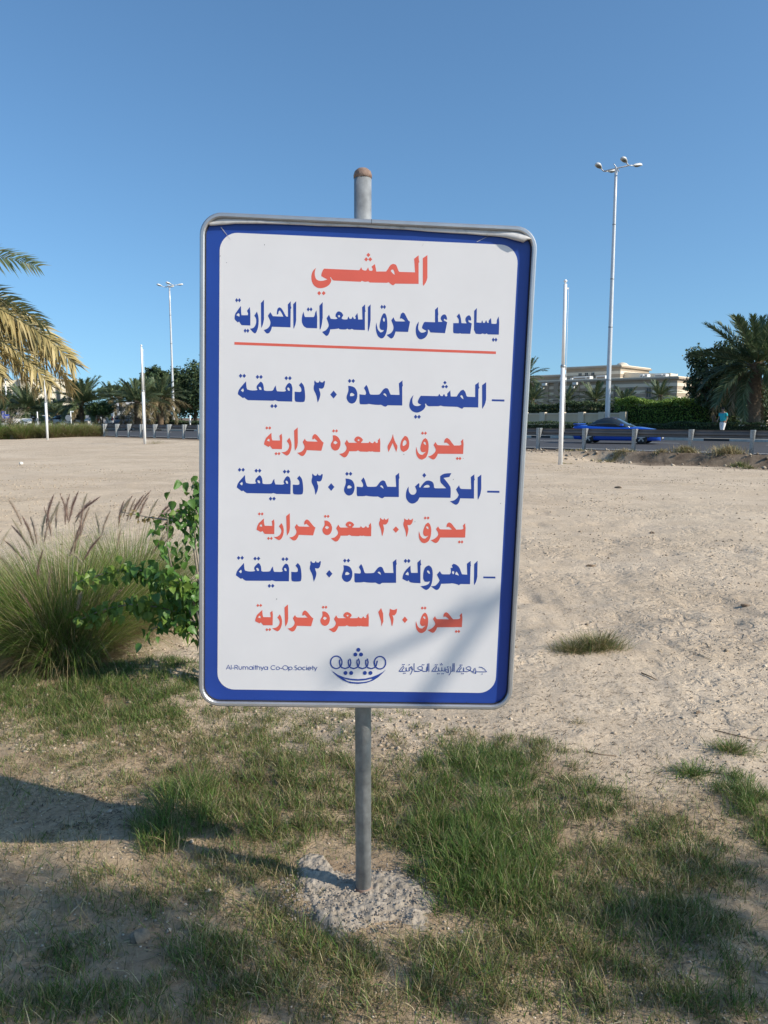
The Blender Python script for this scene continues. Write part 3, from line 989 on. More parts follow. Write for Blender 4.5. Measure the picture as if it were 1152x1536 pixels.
# small Arabic name of the society
za = zoomtf(590, 980, 7.68)
AR = [P('67,205 95,165 118,145 124,165 104,185 104,205 67,205'), P('104,205 135,206 150,200 148,160'), P('150,200 172,203 185,195 184,158'), P('184,198 190,203'),
      P('222,185 208,175 196,158 206,150 218,165 220,195 208,225 196,242'), P('222,186 228,182'), P('240,112 240,190 246,205 300,206 330,190 340,165 325,148 300,150 280,165 290,180 320,190 350,206 385,206 388,150'),
      P('388,206 396,190 396,115'), P('411,112 411,210'),
      P('443,205 472,165 495,145 500,165 482,185 482,205 443,205'), P('482,205 512,206 525,198 522,160'), P('525,200 548,204 560,196 558,158'), P('560,198 585,204 596,196 594,160'),
      P('596,200 618,218 632,222 634,180 622,150 640,150'), P('600,190 622,185'), P('655,150 665,185 660,220 640,250'), P('664,205 685,206 688,112'), P('703,112 703,212'),
      P('728,210 755,170 778,146 784,168 764,188 764,210 728,210'), P('764,210 800,211 812,203 810,160'), P('812,205 850,210 885,196 895,168 880,150 858,152 838,168 850,182 880,192 905,208 925,208'),
      P('905,208 930,224 948,232 950,195 940,165 930,180 925,208'), P('950,210 1040,211 1074,211 1050,180 1020,160 985,155')]
dots_ = [(109, 127), (126, 127), (121, 226), (138, 226), (184, 128), (335, 130), (352, 130), (487, 130), (505, 130), (546, 130), (563, 130), (554, 117), (510, 233), (527, 233), (560, 233), (577, 233), (771, 133), (789, 133), (788, 232), (806, 232), (1022, 236)]
strokes('lettering', AR, 7.0, M_inkblue, za, panel, [disc(x, y, 6.2, 8) for x, y in dots_])

# pole
mb = MB()
mb.tube([(0, 0, -0.25), (0.002, 0, 1.2), (0.006, 0, 2.395)], 0.0275, 24)
pole = mb.done('pole', M_galv, sign)
mb = MB()
mb.lathe([(0.0285, 2.392), (0.0290, 2.402), (0.0255, 2.413), (0.016, 2.421), (0.004, 2.424)], 24, Matrix.Translation((0.006, 0, 0)))
mb.done('pole_cap', M_rust, pole)
mb = MB()
mb.lathe([(0.030, -0.02), (0.0295, 0.010), (0.0282, 0.022), (0.0278, 0.024)], 24)
mb.done('rust_collar', M_rust, pole)
for z in (0.95, 1.95):
    mb = MB(); mb.box((-0.05, -0.033, z - 0.02), (0.05, -0.029, z + 0.02)); mb.box((-0.012, -0.05, z - 0.015), (0.012, -0.033, z + 0.015))
    mb.tube([(-0.04, -0.04, z), (-0.04, 0.036, z)], 0.005, 8); mb.tube([(0.04, -0.04, z), (0.04, 0.036, z)], 0.005, 8)
    mb.box((-0.05, 0.029, z - 0.02), (0.05, 0.033, z + 0.02))
    mb.done('clamp', M_galv, sign)

# ------------------------------------------------------------------ concrete patch round the pole foot
cc = onground(528, 1350)
N = 130
gx = np.linspace(-0.40, 0.36, N) + cc.x; gy = np.linspace(-0.32, 0.36, N) + cc.y
X_, Y_ = np.meshgrid(gx, gy)
ddx = (X_ - cc.x) / 0.255; ddy = (Y_ - cc.y) / 0.20
rr_ = np.hypot(ddx, ddy) + 0.7 * vnoise(X_, Y_, 7, 31) + 0.3 * vnoise(X_, Y_, 19, 32)
# a broken tongue of concrete reaching back-left
tongue = np.hypot((X_ - (cc.x - 0.13) + 0.4 * (Y_ - cc.y - 0.15)) / 0.08, (Y_ - (cc.y + 0.15)) / 0.12) + 0.5 * vnoise(X_, Y_, 11, 33)
rr_ = np.minimum(rr_, tongue)
hgt = (1 - sstep(0.6, 1.2, rr_)) * 0.026
hgt = hgt * (0.9 + 0.9 * vnoise(X_, Y_, 9, 34)) + (0.006 * np.abs(vnoise(X_, Y_, 41, 35)) + 0.010 * vnoise(X_, Y_, 75, 36) + 0.016 * np.maximum(0, vnoise(X_, Y_, 48, 38) - 0.12) + 0.006 * vnoise(X_, Y_, 24, 37)) * (1 - sstep(0.9, 1.1, rr_))
Zc = gz(X_, Y_) - 0.012 + hgt
Vc = np.stack([X_.ravel(), Y_.ravel(), Zc.ravel()], 1)
I = np.arange(N * N).reshape(N, N)
Qc = np.stack([I[:-1, :-1].ravel(), I[:-1, 1:].ravel(), I[1:, 1:].ravel(), I[1:, :-1].ravel()], 1)
keep = (rr_.ravel()[Qc].min(axis=1) < 1.12)
me = np_mesh('concrete_footing', Vc - np.array([cc.x, cc.y, 0]), Qc[keep], M_conc)
o = link('concrete_footing', me, loc=(cc.x, cc.y, 0))
tag(o, 'rough crumbly pale concrete patch round the foot of the sign pole', 'footing')

# ------------------------------------------------------------------ grass and litter
def blade_mesh(name, roots, length, width, az, lean, bend, col, m, K=2, face=None):
    """curved tapering blades as triangles; every argument is an array of n"""
    n = len(roots)
    dirx, diry = np.cos(az), np.sin(az)
    ts = np.linspace(0, 1, K + 1)
    sx, sy = -diry, dirx
    if face is not None: sx, sy = np.cos(face), np.sin(face)
    V = np.zeros((n, 2 * K + 1, 3))
    h = np.zeros(n); fwd = np.zeros(n)
    rows = []
    for i, t in enumerate(ts):
        if i > 0:
            a = lean + bend * (t - 0.5 / K)
            fwd = fwd + np.sin(a) * length / K
            h = h + np.cos(a) * length / K
        c = np.stack([roots[:, 0] + dirx * fwd, roots[:, 1] + diry * fwd, roots[:, 2] + h], 1)
        if i < K:
            wv = (width * (1 - 0.75 * t * t) / 2)[:, None] * np.stack([sx, sy, np.zeros(n)], 1)
            V[:, 2 * i] = c - wv; V[:, 2 * i + 1] = c + wv
        else:
            V[:, 2 * K] = c
    T = []
    for i in range(K - 1):
        a, b, c, d = 2 * i, 2 * i + 1, 2 * i + 2, 2 * i + 3
        T += [(a, b, d), (a, d, c)]
    T.append((2 * K - 2, 2 * K - 1, 2 * K))
    T = np.array(T)[None] + (np.arange(n) * (2 * K + 1))[:, None, None]
    C = np.repeat(col[:, None, :], 2 * K + 1, axis=1)
    return np_mesh(name, V.reshape(-1, 3), T.reshape(-1, 3), m, C.reshape(-1, 3))


M_grass = mat('grass_blades', (0.9, 0.9, 0.9), 0.55, 0, 0.12, 9, spec=0.35, attr='col', translucent=0.3)
M_straw = mat('dry_straw', (0.9, 0.9, 0.9), 0.75, 0, 0.15, 20, spec=0.2, attr='col')
GREEN = np.array([[0.085, 0.18, 0.03], [0.13, 0.23, 0.045], [0.19, 0.27, 0.07], [0.10, 0.16, 0.04]])
OLIVE = np.array([[0.20, 0.21, 0.08], [0.27, 0.25, 0.10], [0.16, 0.17, 0.06]])
STRAW = np.array([[0.46, 0.38, 0.21], [0.36, 0.27, 0.14], [0.56, 0.48, 0.30], [0.26, 0.19, 0.10]])


def pick(n, g, o_, s_):
    p = np.array([g, o_, s_], float); p /= p.sum()
    k = RNG.choice(3, n, p=p)
    out_ = np.zeros((n, 3))
    for i, pal in enumerate((GREEN, OLIVE, STRAW)):
        q = k == i
        out_[q] = pal[RNG.integers(0, len(pal), q.sum())]
    return out_ * RNG.uniform(0.75, 1.25, (n, 1))


# patches read off the photograph: px, py, rx, ry (pixels), blades, length, mix(green,olive,straw), clumpiness
PATCH = [
    (725, 1215, 95, 105, 5200, 0.155, (6, 1.2, .8)), (690, 1300, 75, 70, 3600, 0.15, (6, 1.5, .8)), (760, 1330, 70, 60, 1700, 0.11, (4, 2, 1.5)),
    (760, 1135, 75, 28, 900, 0.09, (3, 2, 2)), (640, 1110, 70, 22, 450, 0.07, (2, 2, 3)),
    (875, 1200, 60, 26, 1200, 0.09, (5, 2, 1.5)), (822, 1142, 34, 30, 420, 0.10, (3, 2, 3)),
    (1146, 1225, 46, 62, 1900, 0.12, (6, 1, 1)), (1000, 1262, 55, 38, 1100, 0.085, (3, 3, 2)), (1070, 1300, 60, 45, 900, 0.08, (3, 3, 2)),
    (910, 1310, 70, 50, 1100, 0.09, (4, 4, 3)), (960, 1380, 80, 50, 1400, 0.09, (4, 2, 2)), (830, 1400, 80, 55, 1400, 0.10, (4, 4, 3)),
    (700, 1460, 95, 60, 1500, 0.10, (4, 4, 3)), (600, 1470, 90, 60, 1200, 0.085, (3, 4, 4)), (900, 1480, 110, 55, 1200, 0.08, (4, 4, 3)),
    (1040, 1380, 60, 30, 900, 0.08, (3, 3, 3)), (990, 1320, 90, 40, 1300, 0.075, (4, 4, 3)), (1110, 1430, 50, 60, 400, 0.08, (4, 2, 2)), (1060, 1500, 80, 30, 600, 0.09, (4, 2, 2)),
    (470, 1190, 110, 62, 3000, 0.12, (4, 3, 2)), (610, 1200, 70, 60, 1500, 0.13, (4, 3, 2)), (400, 1240, 70, 45, 1300, 0.11, (4, 2, 2)),
    (268, 1225, 55, 48, 1700, 0.19, (5, 2, 1.2)), (330, 1150, 95, 42, 2400, 0.08, (4, 3, 3)),
    (60, 1035, 120, 36, 7500, 0.095, (6, 1.8, 1)), (190, 1050, 105, 44, 7500, 0.10, (6, 1.8, 1)), (120, 1090, 150, 26, 3200, 0.06, (3, 3, 3)),
    (330, 1085, 110, 26, 2400, 0.06, (3, 3, 3)), (450, 1095, 100, 26, 2200, 0.065, (3, 3, 2)), (570, 1075, 60, 14, 350, 0.05, (3, 3, 2)),
    (110, 1130, 100, 28, 1500, 0.05, (3, 3, 4)), (230, 1118, 80, 26, 1300, 0.055, (3, 3, 4)), (180, 1175, 90, 24, 900, 0.05, (3, 3, 4)),
    (390, 1340, 90, 44, 1900, 0.075, (3, 4, 4)), (340, 1300, 60, 26, 600, 0.08, (2, 3, 4)), (460, 1410, 70, 36, 900, 0.08, (4, 4, 3)), (400, 1440, 90, 50, 1200, 0.08, (4, 4, 3)),
    (300, 1430, 60, 40, 700, 0.08, (4, 2, 2)), (120, 1430, 55, 35, 500, 0.07, (4, 2, 2)), (90, 1510, 100, 30, 800, 0.09, (4, 2, 2)), (250, 1500, 100, 40, 900, 0.075, (4, 3, 3)), (420, 1510, 100, 40, 1000, 0.085, (3, 4, 4)),
    (60, 1250, 80, 35, 350, 0.05, (3, 3, 3)), (200, 1330, 110, 40, 1300, 0.055, (3, 3, 4)), (520, 1440, 60, 30, 500, 0.08, (3, 3, 3)),
    (560, 1250, 60, 24, 500, 0.08, (3, 3, 2)),
]


def gpt(px, py):
    return onground(px, py)


R_, Lh, Wd, Az, Ln_, Bd, Cl = [], [], [], [], [], [], []
for (px, py, rx, ry, n, ln, mix) in PATCH:
    c = gpt(px, py)
    ex = abs(gpt(px + rx, py).x - c.x)
    ey = 0.5 * abs(gpt(px, py - ry).y - gpt(px, min(py + ry, 1700)).y)
    n = int(n * 1.35)
    nc = max(6, n // 34)   # tussock centres
    r = np.sqrt(RNG.random(nc)) ** 0.9; a = RNG.random(nc) * 2 * math.pi
    cxs = c.x + ex * 1.12 * r * np.cos(a); cys = c.y + ey * 1.12 * r * np.sin(a)
    k = RNG.integers(0, nc, n)
    tight = 0.024
    x = cxs[k] + RNG.normal(0, tight, n); y = cys[k] + RNG.normal(0, tight, n)
    dd_ = np.hypot((x - SG0.x) / 0.26, (y - (cc.y)) / 0.21)
    kp = (dd_ > 0.72 + 0.55 * RNG.random(n)) | (RNG.random(n) < 0.03)
    x, y = x[kp], y[kp]; n = len(x)
    fall = 1 - 0.45 * np.clip(np.hypot((x - c.x) / ex, (y - c.y) / ey), 0, 1.2)
    R_.append(np.stack([x, y, gz(x, y) - 0.004], 1))
    Lh.append(ln * fall * RNG.uniform(0.45, 1.25, n))
    Wd.append(RNG.uniform(0.0016, 0.0034, n))
    Az.append(RNG.random(n) * 2 * math.pi)
    Ln_.append(np.abs(RNG.normal(0.15, 0.42, n)))
    Bd.append(RNG.uniform(0.1, 1.5, n))
    Cl.append(pick(n, *mix))
# thin background cover on the soil
n = 52000
x = RNG.uniform(-2.6, 2.6, n); y = 1.25 + RNG.random(n) ** 0.9 * 4.2
msk = soil_mask(x, y)
dn = np.clip(0.5 + 1.3 * vnoise(x, y, 3.0, 41) + 0.7 * vnoise(x, y, 9, 42), 0.02, 1)
kp = (RNG.random(n) < msk * dn) & (np.hypot((x - SG0.x) / 0.27, (y - cc.y) / 0.22) > 1.1)
x, y = x[kp], y[kp]; n = len(x)
R_.append(np.stack([x, y, gz(x, y) - 0.003], 1)); Lh.append(RNG.uniform(0.018, 0.065, n)); Wd.append(RNG.uniform(0.0018, 0.0034, n))
Az.append(RNG.random(n) * 2 * math.pi); Ln_.append(np.abs(RNG.normal(0.5, 0.5, n))); Bd.append(RNG.uniform(0, 1.4, n)); Cl.append(pick(n, 2.2, 3, 3.5))
n = 44000
x = RNG.uniform(-2.6, 2.6, n); y = 1.25 + RNG.random(n) ** 0.85 * 3.6
msk = soil_mask(x, y)
dn = np.clip(0.38 + 1.6 * vnoise(x, y, 2.4, 45) + 1.0 * vnoise(x, y, 7, 46), 0.0, 1)
kp = (RNG.random(n) < msk * dn) & (np.hypot((x - SG0.x) / 0.27, (y - cc.y) / 0.22) > 0.9)
x, y = x[kp], y[kp]; n = len(x)
R_.append(np.stack([x, y, gz(x, y) - 0.003], 1)); Lh.append(RNG.uniform(0.035, 0.10, n)); Wd.append(RNG.uniform(0.0014, 0.0028, n))
Az.append(RNG.random(n) * 2 * math.pi); Ln_.append(np.abs(RNG.normal(0.2, 0.5, n))); Bd.append(RNG.uniform(0, 1.4, n)); Cl.append(pick(n, 3.5, 3.5, 3))
me = blade_mesh('grass', np.concatenate(R_), np.concatenate(Lh), np.concatenate(Wd), np.concatenate(Az), np.concatenate(Ln_), np.concatenate(Bd), np.concatenate(Cl), M_grass, K=3, face=RNG.random(len(np.concatenate(Lh))) * 6.28)
tag(link('grass', me), 'patchy green and straw coloured grass growing round the sign pole', kind='stuff')

# fallen straw and dry stalks lying about
n = 12000
x = RNG.uniform(-2.6, 2.6, n); y = 1.3 + RNG.random(n) * 4.2
msk = soil_mask(x, y) * 0.9 + 0.06
kp = RNG.random(n) < msk * np.clip(0.6 + vnoise(x, y, 2.2, 44) * 1.4, 0.1, 1)
x, y = x[kp], y[kp]; n = len(x)
c = STRAW[RNG.integers(0, 4, n)] * RNG.uniform(0.6, 1.35, (n, 1))
me = blade_mesh('straw_litter', np.stack([x, y, gz(x, y) + 0.004], 1), RNG.uniform(0.015, 0.09, n), RNG.uniform(0.0012, 0.003, n), RNG.random(n) * 6.28, RNG.uniform(1.35, 1.55, n), RNG.uniform(-0.3, 0.25, n), c, M_straw, K=3)
tag(link('straw_litter', me), 'fallen straw stalks lying on the soil among the grass', kind='stuff')


# pebbles and crumbs: squashed octahedra
def scatter_crumbs(name, x, y, size, col, m, sink=0.25):
    n = len(x)
    base_ = np.array([(1, 0, 0), (0, 1, 0), (-1, 0, 0), (0, -1, 0), (0, 0, 1), (0, 0, -1)], float)
    F = np.array([(0, 1, 4), (1, 2, 4), (2, 3, 4), (3, 0, 4), (1, 0, 5), (2, 1, 5), (3, 2, 5), (0, 3, 5)])
    V = base_[None] * RNG.uniform(0.6, 1.3, (n, 6, 1)) * np.array([1, 1, 0.7])
    a = RNG.random(n) * 6.28
    ca, sa = np.cos(a), np.sin(a)
    X = V[..., 0] * ca[:, None] - V[..., 1] * sa[:, None]; Yv = V[..., 0] * sa[:, None] + V[..., 1] * ca[:, None]
    V = np.stack([X, Yv, V[..., 2]], 2) * size[:, None, None]
    V = V + np.stack([x, y, gz(x, y) + size * sink], 1)[:, None, :]
    T = F[None] + (np.arange(n) * 6)[:, None, None]
    C = np.repeat(col[:, None], 6, axis=1)
    return np_mesh(name, V.reshape(-1, 3), T.reshape(-1, 3), m, C.reshape(-1, 3))


M_twig = mat('dry_twig', (0.20, 0.14, 0.09), 0.9, 0, 0.3, 40)
M_peb = mat('pebbles', (0.95, 0.95, 0.95), 0.9, 0, 0.12, 60, attr='col')
n = 34000
y = 1.3 + (RNG.random(n) ** 1.6) * 10.5
x = RNG.uniform(-0.62, 0.62, n) * (y + 0.8)
clump = np.clip(0.35 + 1.5 * vnoise(x, y, 1.1, 51) + 0.9 * vnoise(x, y, 3.3, 52), 0.04, 1)
kp = RNG.random(n) < clump
x, y = x[kp], y[kp]; n = len(x)
sz = RNG.uniform(0.0018, 0.0065, n) * (1 + 0.06 * y) * np.where(RNG.random(n) < 0.02, 2.4, 1)
c = np.where(RNG.random((n, 1)) < 0.5, np.array([[0.30, 0.235, 0.165]]), np.array([[0.56, 0.48, 0.38]])) * RNG.uniform(0.6, 1.15, (n, 1))
tag(link('pebbles', scatter_crumbs('pebbles', x, y, sz, c, M_peb)), 'small stones and soil crumbs scattered over the ground', kind='stuff')
# dark organic litter on the sand right of the sign
n = 70000
y = 2.9 + (RNG.random(n) ** 1.4) * 24
x = RNG.uniform(-0.6, 0.62, n) * (y + 0.6)
clump = np.clip(-0.02 + 2.2 * vnoise(x, y, 0.9, 61) + 1.2 * vnoise(x * 0.6, y, 3.1, 62) + 0.5 * np.exp(-((x - 2.2) / 1.2) ** 2 - ((y - 5.0) / 1.6) ** 2), 0.015, 1)
kp = RNG.random(n) < clump
x, y = x[kp], y[kp]; n = len(x)
c = np.array([[0.13, 0.10, 0.07]]) * RNG.uniform(0.5, 1.9, (n, 1))
me = blade_mesh('leaf_litter', np.stack([x, y, gz(x, y) + 0.003], 1), RNG.uniform(0.008, 0.035, n) * (1 + 0.05 * y), RNG.uniform(0.002, 0.006, n), RNG.random(n) * 6.28, RNG.uniform(1.3, 1.55, n), RNG.uniform(-0.4, 0.3, n), c, M_straw, K=2)
tag(link('leaf_litter', me), 'dark bits of dry plant litter scattered on the pale sand', kind='stuff')

# clods of the same sand, giving the trampled ground its specks of shade
n = 16000
y = 3.6 + (RNG.random(n) ** 1.4) * 24
x = RNG.uniform(-0.6, 0.62, n) * (y + 0.5)
clump = np.clip(-0.02 + 2.4 * vnoise(x, y, 0.5, 65) + 1.5 * vnoise(x * 0.5, y, 2.3, 66), 0.02, 1)
kp = RNG.random(n) < clump
x, y = x[kp], y[kp]; n = len(x)
c = np.array([[0.52, 0.42, 0.31]]) * RNG.uniform(0.6, 1.05, (n, 1))
tag(link('sand_clods', scatter_crumbs('sand_clods', x, y, RNG.uniform(0.006, 0.016, n) * (1 + 0.05 * y), c, M_peb, sink=0.1)), 'small clods of dry sand on the trampled lot', kind='stuff')
# scattered larger dark scraps on the sand
for i, (px, py, rl, lab) in enumerate(((887, 848, .05, 'dark flat scrap lying on the sand left of the weed cushion'), (978, 798, .06, 'small dark leaf scrap on the open sand near the middle'), (1118, 909, .04, 'brown scrap near the right edge of the sand'), (1047, 1069, .02, 'little black lump on the sand above the green tufts'), (927, 733, .10, 'faint dry patch of litter far out on the sand'))):
    g = gpt(px, py)
    bm = bmesh.new(); bmesh.ops.create_icosphere(bm, subdivisions=2, radius=rl)
    for v in bm.verts:
        v.co *= 1 + 0.7 * float(vnoise(v.co.x * 2 / rl + i, v.co.y * 2 / rl, 1, 3)); v.co.z *= 0.35; v.co.y *= 0.6
    me = bpy.data.meshes.new('dry_scrap'); bm.to_mesh(me); bm.free()
    tag(link('dry_scrap', me, None, M_twig, loc=(g.x, g.y, gz1(g.x, g.y) + rl * 0.1), rot=(0, 0, i * 1.3)), lab, 'scrap')

# cement crumbs on the footing
n = 900
r = np.sqrt(RNG.random(n)); a = RNG.random(n) * 6.28
x = cc.x + 0.27 * r * np.cos(a); y = cc.y + 0.21 * r * np.sin(a)
kp = np.hypot(x - SG0.x, y - SG0.y) > 0.035
x, y = x[kp], y[kp]; n = len(x)
c = np.array([[0.36, 0.31, 0.26]]) * RNG.uniform(0.5, 1.1, (n, 1))
tag(link('cement_crumbs', scatter_crumbs('cement_crumbs', x, y, RNG.uniform(0.002, 0.006, n), c, M_peb, sink=3.4)), 'crumbs of broken cement on the patch round the pole', kind='stuff')


# twigs that can be told apart
def twig(name, pts_px, rad, label, m, cat='twig'):
    P3 = []
    for px, py in pts_px:
        g = gpt(px, py); P3.append(Vector((g.x, g.y, gz1(g.x, g.y) + rad * 1.5)))
    o0 = P3[0].copy()
    o = MB().tube([p - o0 for p in P3], [rad * (1 - 0.5 * i / (len(P3) - 1)) for i in range(len(P3))], 6).done(name, m, loc=o0)
    tag(o, label, cat)


M_twigp = mat('pale_stalk', (0.48, 0.40, 0.28), 0.85, 0, 0.2, 40)
twig('twig', [(1072, 1095), (1095, 1100), (1125, 1107), (1152, 1110)], 0.0035, 'long brown twig on the sand above the right-hand grass tufts', M_twig)
twig('twig', [(878, 1131), (900, 1136), (925, 1138)], 0.003, 'thin curved dark twig on the sand beside the small dry tuft', M_twig)
twig('twig', [(1058, 1158), (1085, 1164), (1110, 1172)], 0.0028, 'straight runner stalk sticking out of the flat green tuft', M_twig)
twig('twig', [(1048, 986), (1058, 990), (1070, 994)], 0.004, 'short pale brown stick lying on the open sand', M_twigp)
twig('twig', [(962, 1010), (975, 1015), (984, 1020)], 0.005, 'short dark stick on the sand below the dry weed', M_twig)
twig('twig', [(104, 1372), (118, 1358), (132, 1341)], 0.0022, 'pale straight stalk in the shade at lower left', M_twigp)
twig('twig', [(5, 1405), (30, 1409), (55, 1411)], 0.0016, 'long thin pale stalk near the left edge of the soil', M_twigp)
twig('twig', [(380, 1344), (430, 1318), (470, 1290)], 0.0016, 'thin dark stem reaching across the corner of the concrete patch', M_twig)


def small_tuft(name, px, py, rx, h, n, mix, label, cat='grass tuft', flat=0.45):
    c = gpt(px, py)
    r = np.abs(RNG.normal(0, 0.5, n)); a = RNG.random(n) * 6.28
    x = rx * r * np.cos(a); y = rx * 0.7 * r * np.sin(a)
    z = gz(x + c.x, y + c.y) - 0.003
    me = blade_mesh(name, np.stack([x, y, z], 1), h * RNG.uniform(0.4, 1.2, n), RNG.uniform(0.002, 0.004, n), a + RNG.normal(0, 0.6, n), np.abs(RNG.normal(flat, 0.4, n)), RNG.uniform(0.2, 1.3, n), pick(n, *mix), M_grass, K=3, face=RNG.random(n) * 6.28)
    tag(link(name, me, loc=(c.x, c.y, 0)), label, cat)


small_tuft('grass_tuft', 1037, 1160, 0.13, 0.075, 520, (6, 1.5, 1), 'flat green grass tuft on the open sand, nearer of the two', flat=0.8)
small_tuft('grass_tuft', 1098, 1128, 0.13, 0.08, 620, (5, 2, 2), 'green and straw tuft on the sand under the long brown twig', flat=0.7)
small_tuft('dry_weed', 895, 976, 0.19, 0.16, 1900, (1.5, 5, 4), 'brownish green dry weed cushion alone on the sand right of the sign', 'weed', flat=0.65)
small_tuft('dry_weed', 858, 980, 0.15, 0.12, 900, (1, 5, 4), 'low straw coloured weed touching the left side of the dry cushion', 'weed', flat=0.9)
small_tuft('dry_weed', 866, 1088, 0.06, 0.03, 130, (0, 2, 4), 'tiny dry weed on the sand right of the sign board', 'weed', flat=0.9)

# white stone out on the lot
g = gpt(32, 698)
bm = bmesh.new(); bmesh.ops.create_icosphere(bm, subdivisions=2, radius=0.085)
for v in bm.verts: v.co *= 1 + 0.35 * float(vnoise(v.co.x * 9 + v.co.z * 4, v.co.y * 9, 1, 3)); v.co.z *= 0.9
me = bpy.data.meshes.new('stone'); bm.to_mesh(me); bm.free()
o = link('stone', me, None, mat('white_stone', (0.62, 0.60, 0.55), 0.9, 0, 0.1, 12), loc=(g.x, g.y, gz1(g.x, g.y) + 0.06))
tag(o, 'white stone lying alone on the sand lot at far left', 'stone')
g = gpt(211, 1410)
bm = bmesh.new(); bmesh.ops.create_icosphere(bm, subdivisions=3, radius=0.028)
for v in bm.verts: v.co *= 1 + 0.6 * float(vnoise(v.co.x * 80 + v.co.z * 40, v.co.y * 80, 1, 3))
me = bpy.data.meshes.new('soil_clod'); bm.to_mesh(me); bm.free()
tag(link('soil_clod', me, None, mat('clod_soil', (0.26, 0.2, 0.14), 0.95, 0, 0.2, 60), loc=(g.x, g.y, gz1(g.x, g.y) + 0.008)), 'grey clod of soil in the shade at lower left', 'clod')

# ------------------------------------------------------------------ fountain grass
M_fg = mat('fountain_grass_blades', (0.95, 0.95, 0.95), 0.6, 0, 0.15, 5, spec=0.3, attr='col', translucent=0.3)
M_plume = mat('seed_plume', (0.95, 0.95, 0.95), 0.9, 0, 0.12, 30, spec=0.1, attr='col', translucent=0.35)
FG = np.array([[0.11, 0.21, 0.03], [0.15, 0.26, 0.045], [0.21, 0.29, 0.07], [0.30, 0.31, 0.11]])
FGD = np.array([[0.40, 0.33, 0.18], [0.30, 0.22, 0.11], [0.48, 0.42, 0.25], [0.22, 0.16, 0.08]])


def plume_mesh(L=0.17, seed=0, n=150, c0=(0.30, 0.20, 0.17)):
    rg = np.random.default_rng(seed)
    bow = 0.14 * L
    t = rg.random(n)
    px = bow * t * t; pz = L * t
    a = rg.random(n) * 6.28
    prof_ = np.sin(np.clip(t * 1.08 + 0.02, 0, 1) * math.pi) ** 0.6
    ln = (0.006 + 0.014 * prof_) * rg.uniform(0.7, 1.3, n)
    root = np.stack([px, np.zeros(n), pz], 1)
    tip = root + np.stack([np.cos(a) * ln, np.sin(a) * ln, ln * 1.5], 1)
    sd_ = np.stack([-np.sin(a), np.cos(a), np.zeros(n)], 1) * 0.0016
    V = np.stack([root - sd_, root + sd_, tip], 1).reshape(-1, 3)
    T = np.arange(n * 3).reshape(-1, 3)
    # core
    m_ = 7
    tt = np.linspace(0, 1, m_)
    cv, ct = [], []
    for i, q in enumerate(tt):
        r = 0.0032 * math.sin(min(q * 1.05 + 0.06, 1) * math.pi) + 0.0006
        for k in range(5):
            cv.append((bow * q * q + r * math.cos(k * 1.2566), r * math.sin(k * 1.2566), L * q))
    b0 = len(V)
    for i in range(m_ - 1):
        for k in range(5):
            a_, b_2 = b0 + i * 5 + k, b0 + i * 5 + (k + 1) % 5
            ct += [(a_, b_2, b_2 + 5), (a_, b_2 + 5, a_ + 5)]
    V = np.concatenate([V, np.array(cv)]); T = np.concatenate([T, np.array(ct)])
    C = np.array(c0)[None] * rg.uniform(0.7, 1.3, (len(V), 1))
    return np_mesh('seed_head', V, T, M_plume, C)


plumes = [plume_mesh(0.21, 1, 260, (0.52, 0.38, 0.31)), plume_mesh(0.19, 2, 230, (0.60, 0.48, 0.38)), plume_mesh(0.22, 3, 300, (0.40, 0.27, 0.23)), plume_mesh(0.17, 4, 200, (0.66, 0.58, 0.44))]


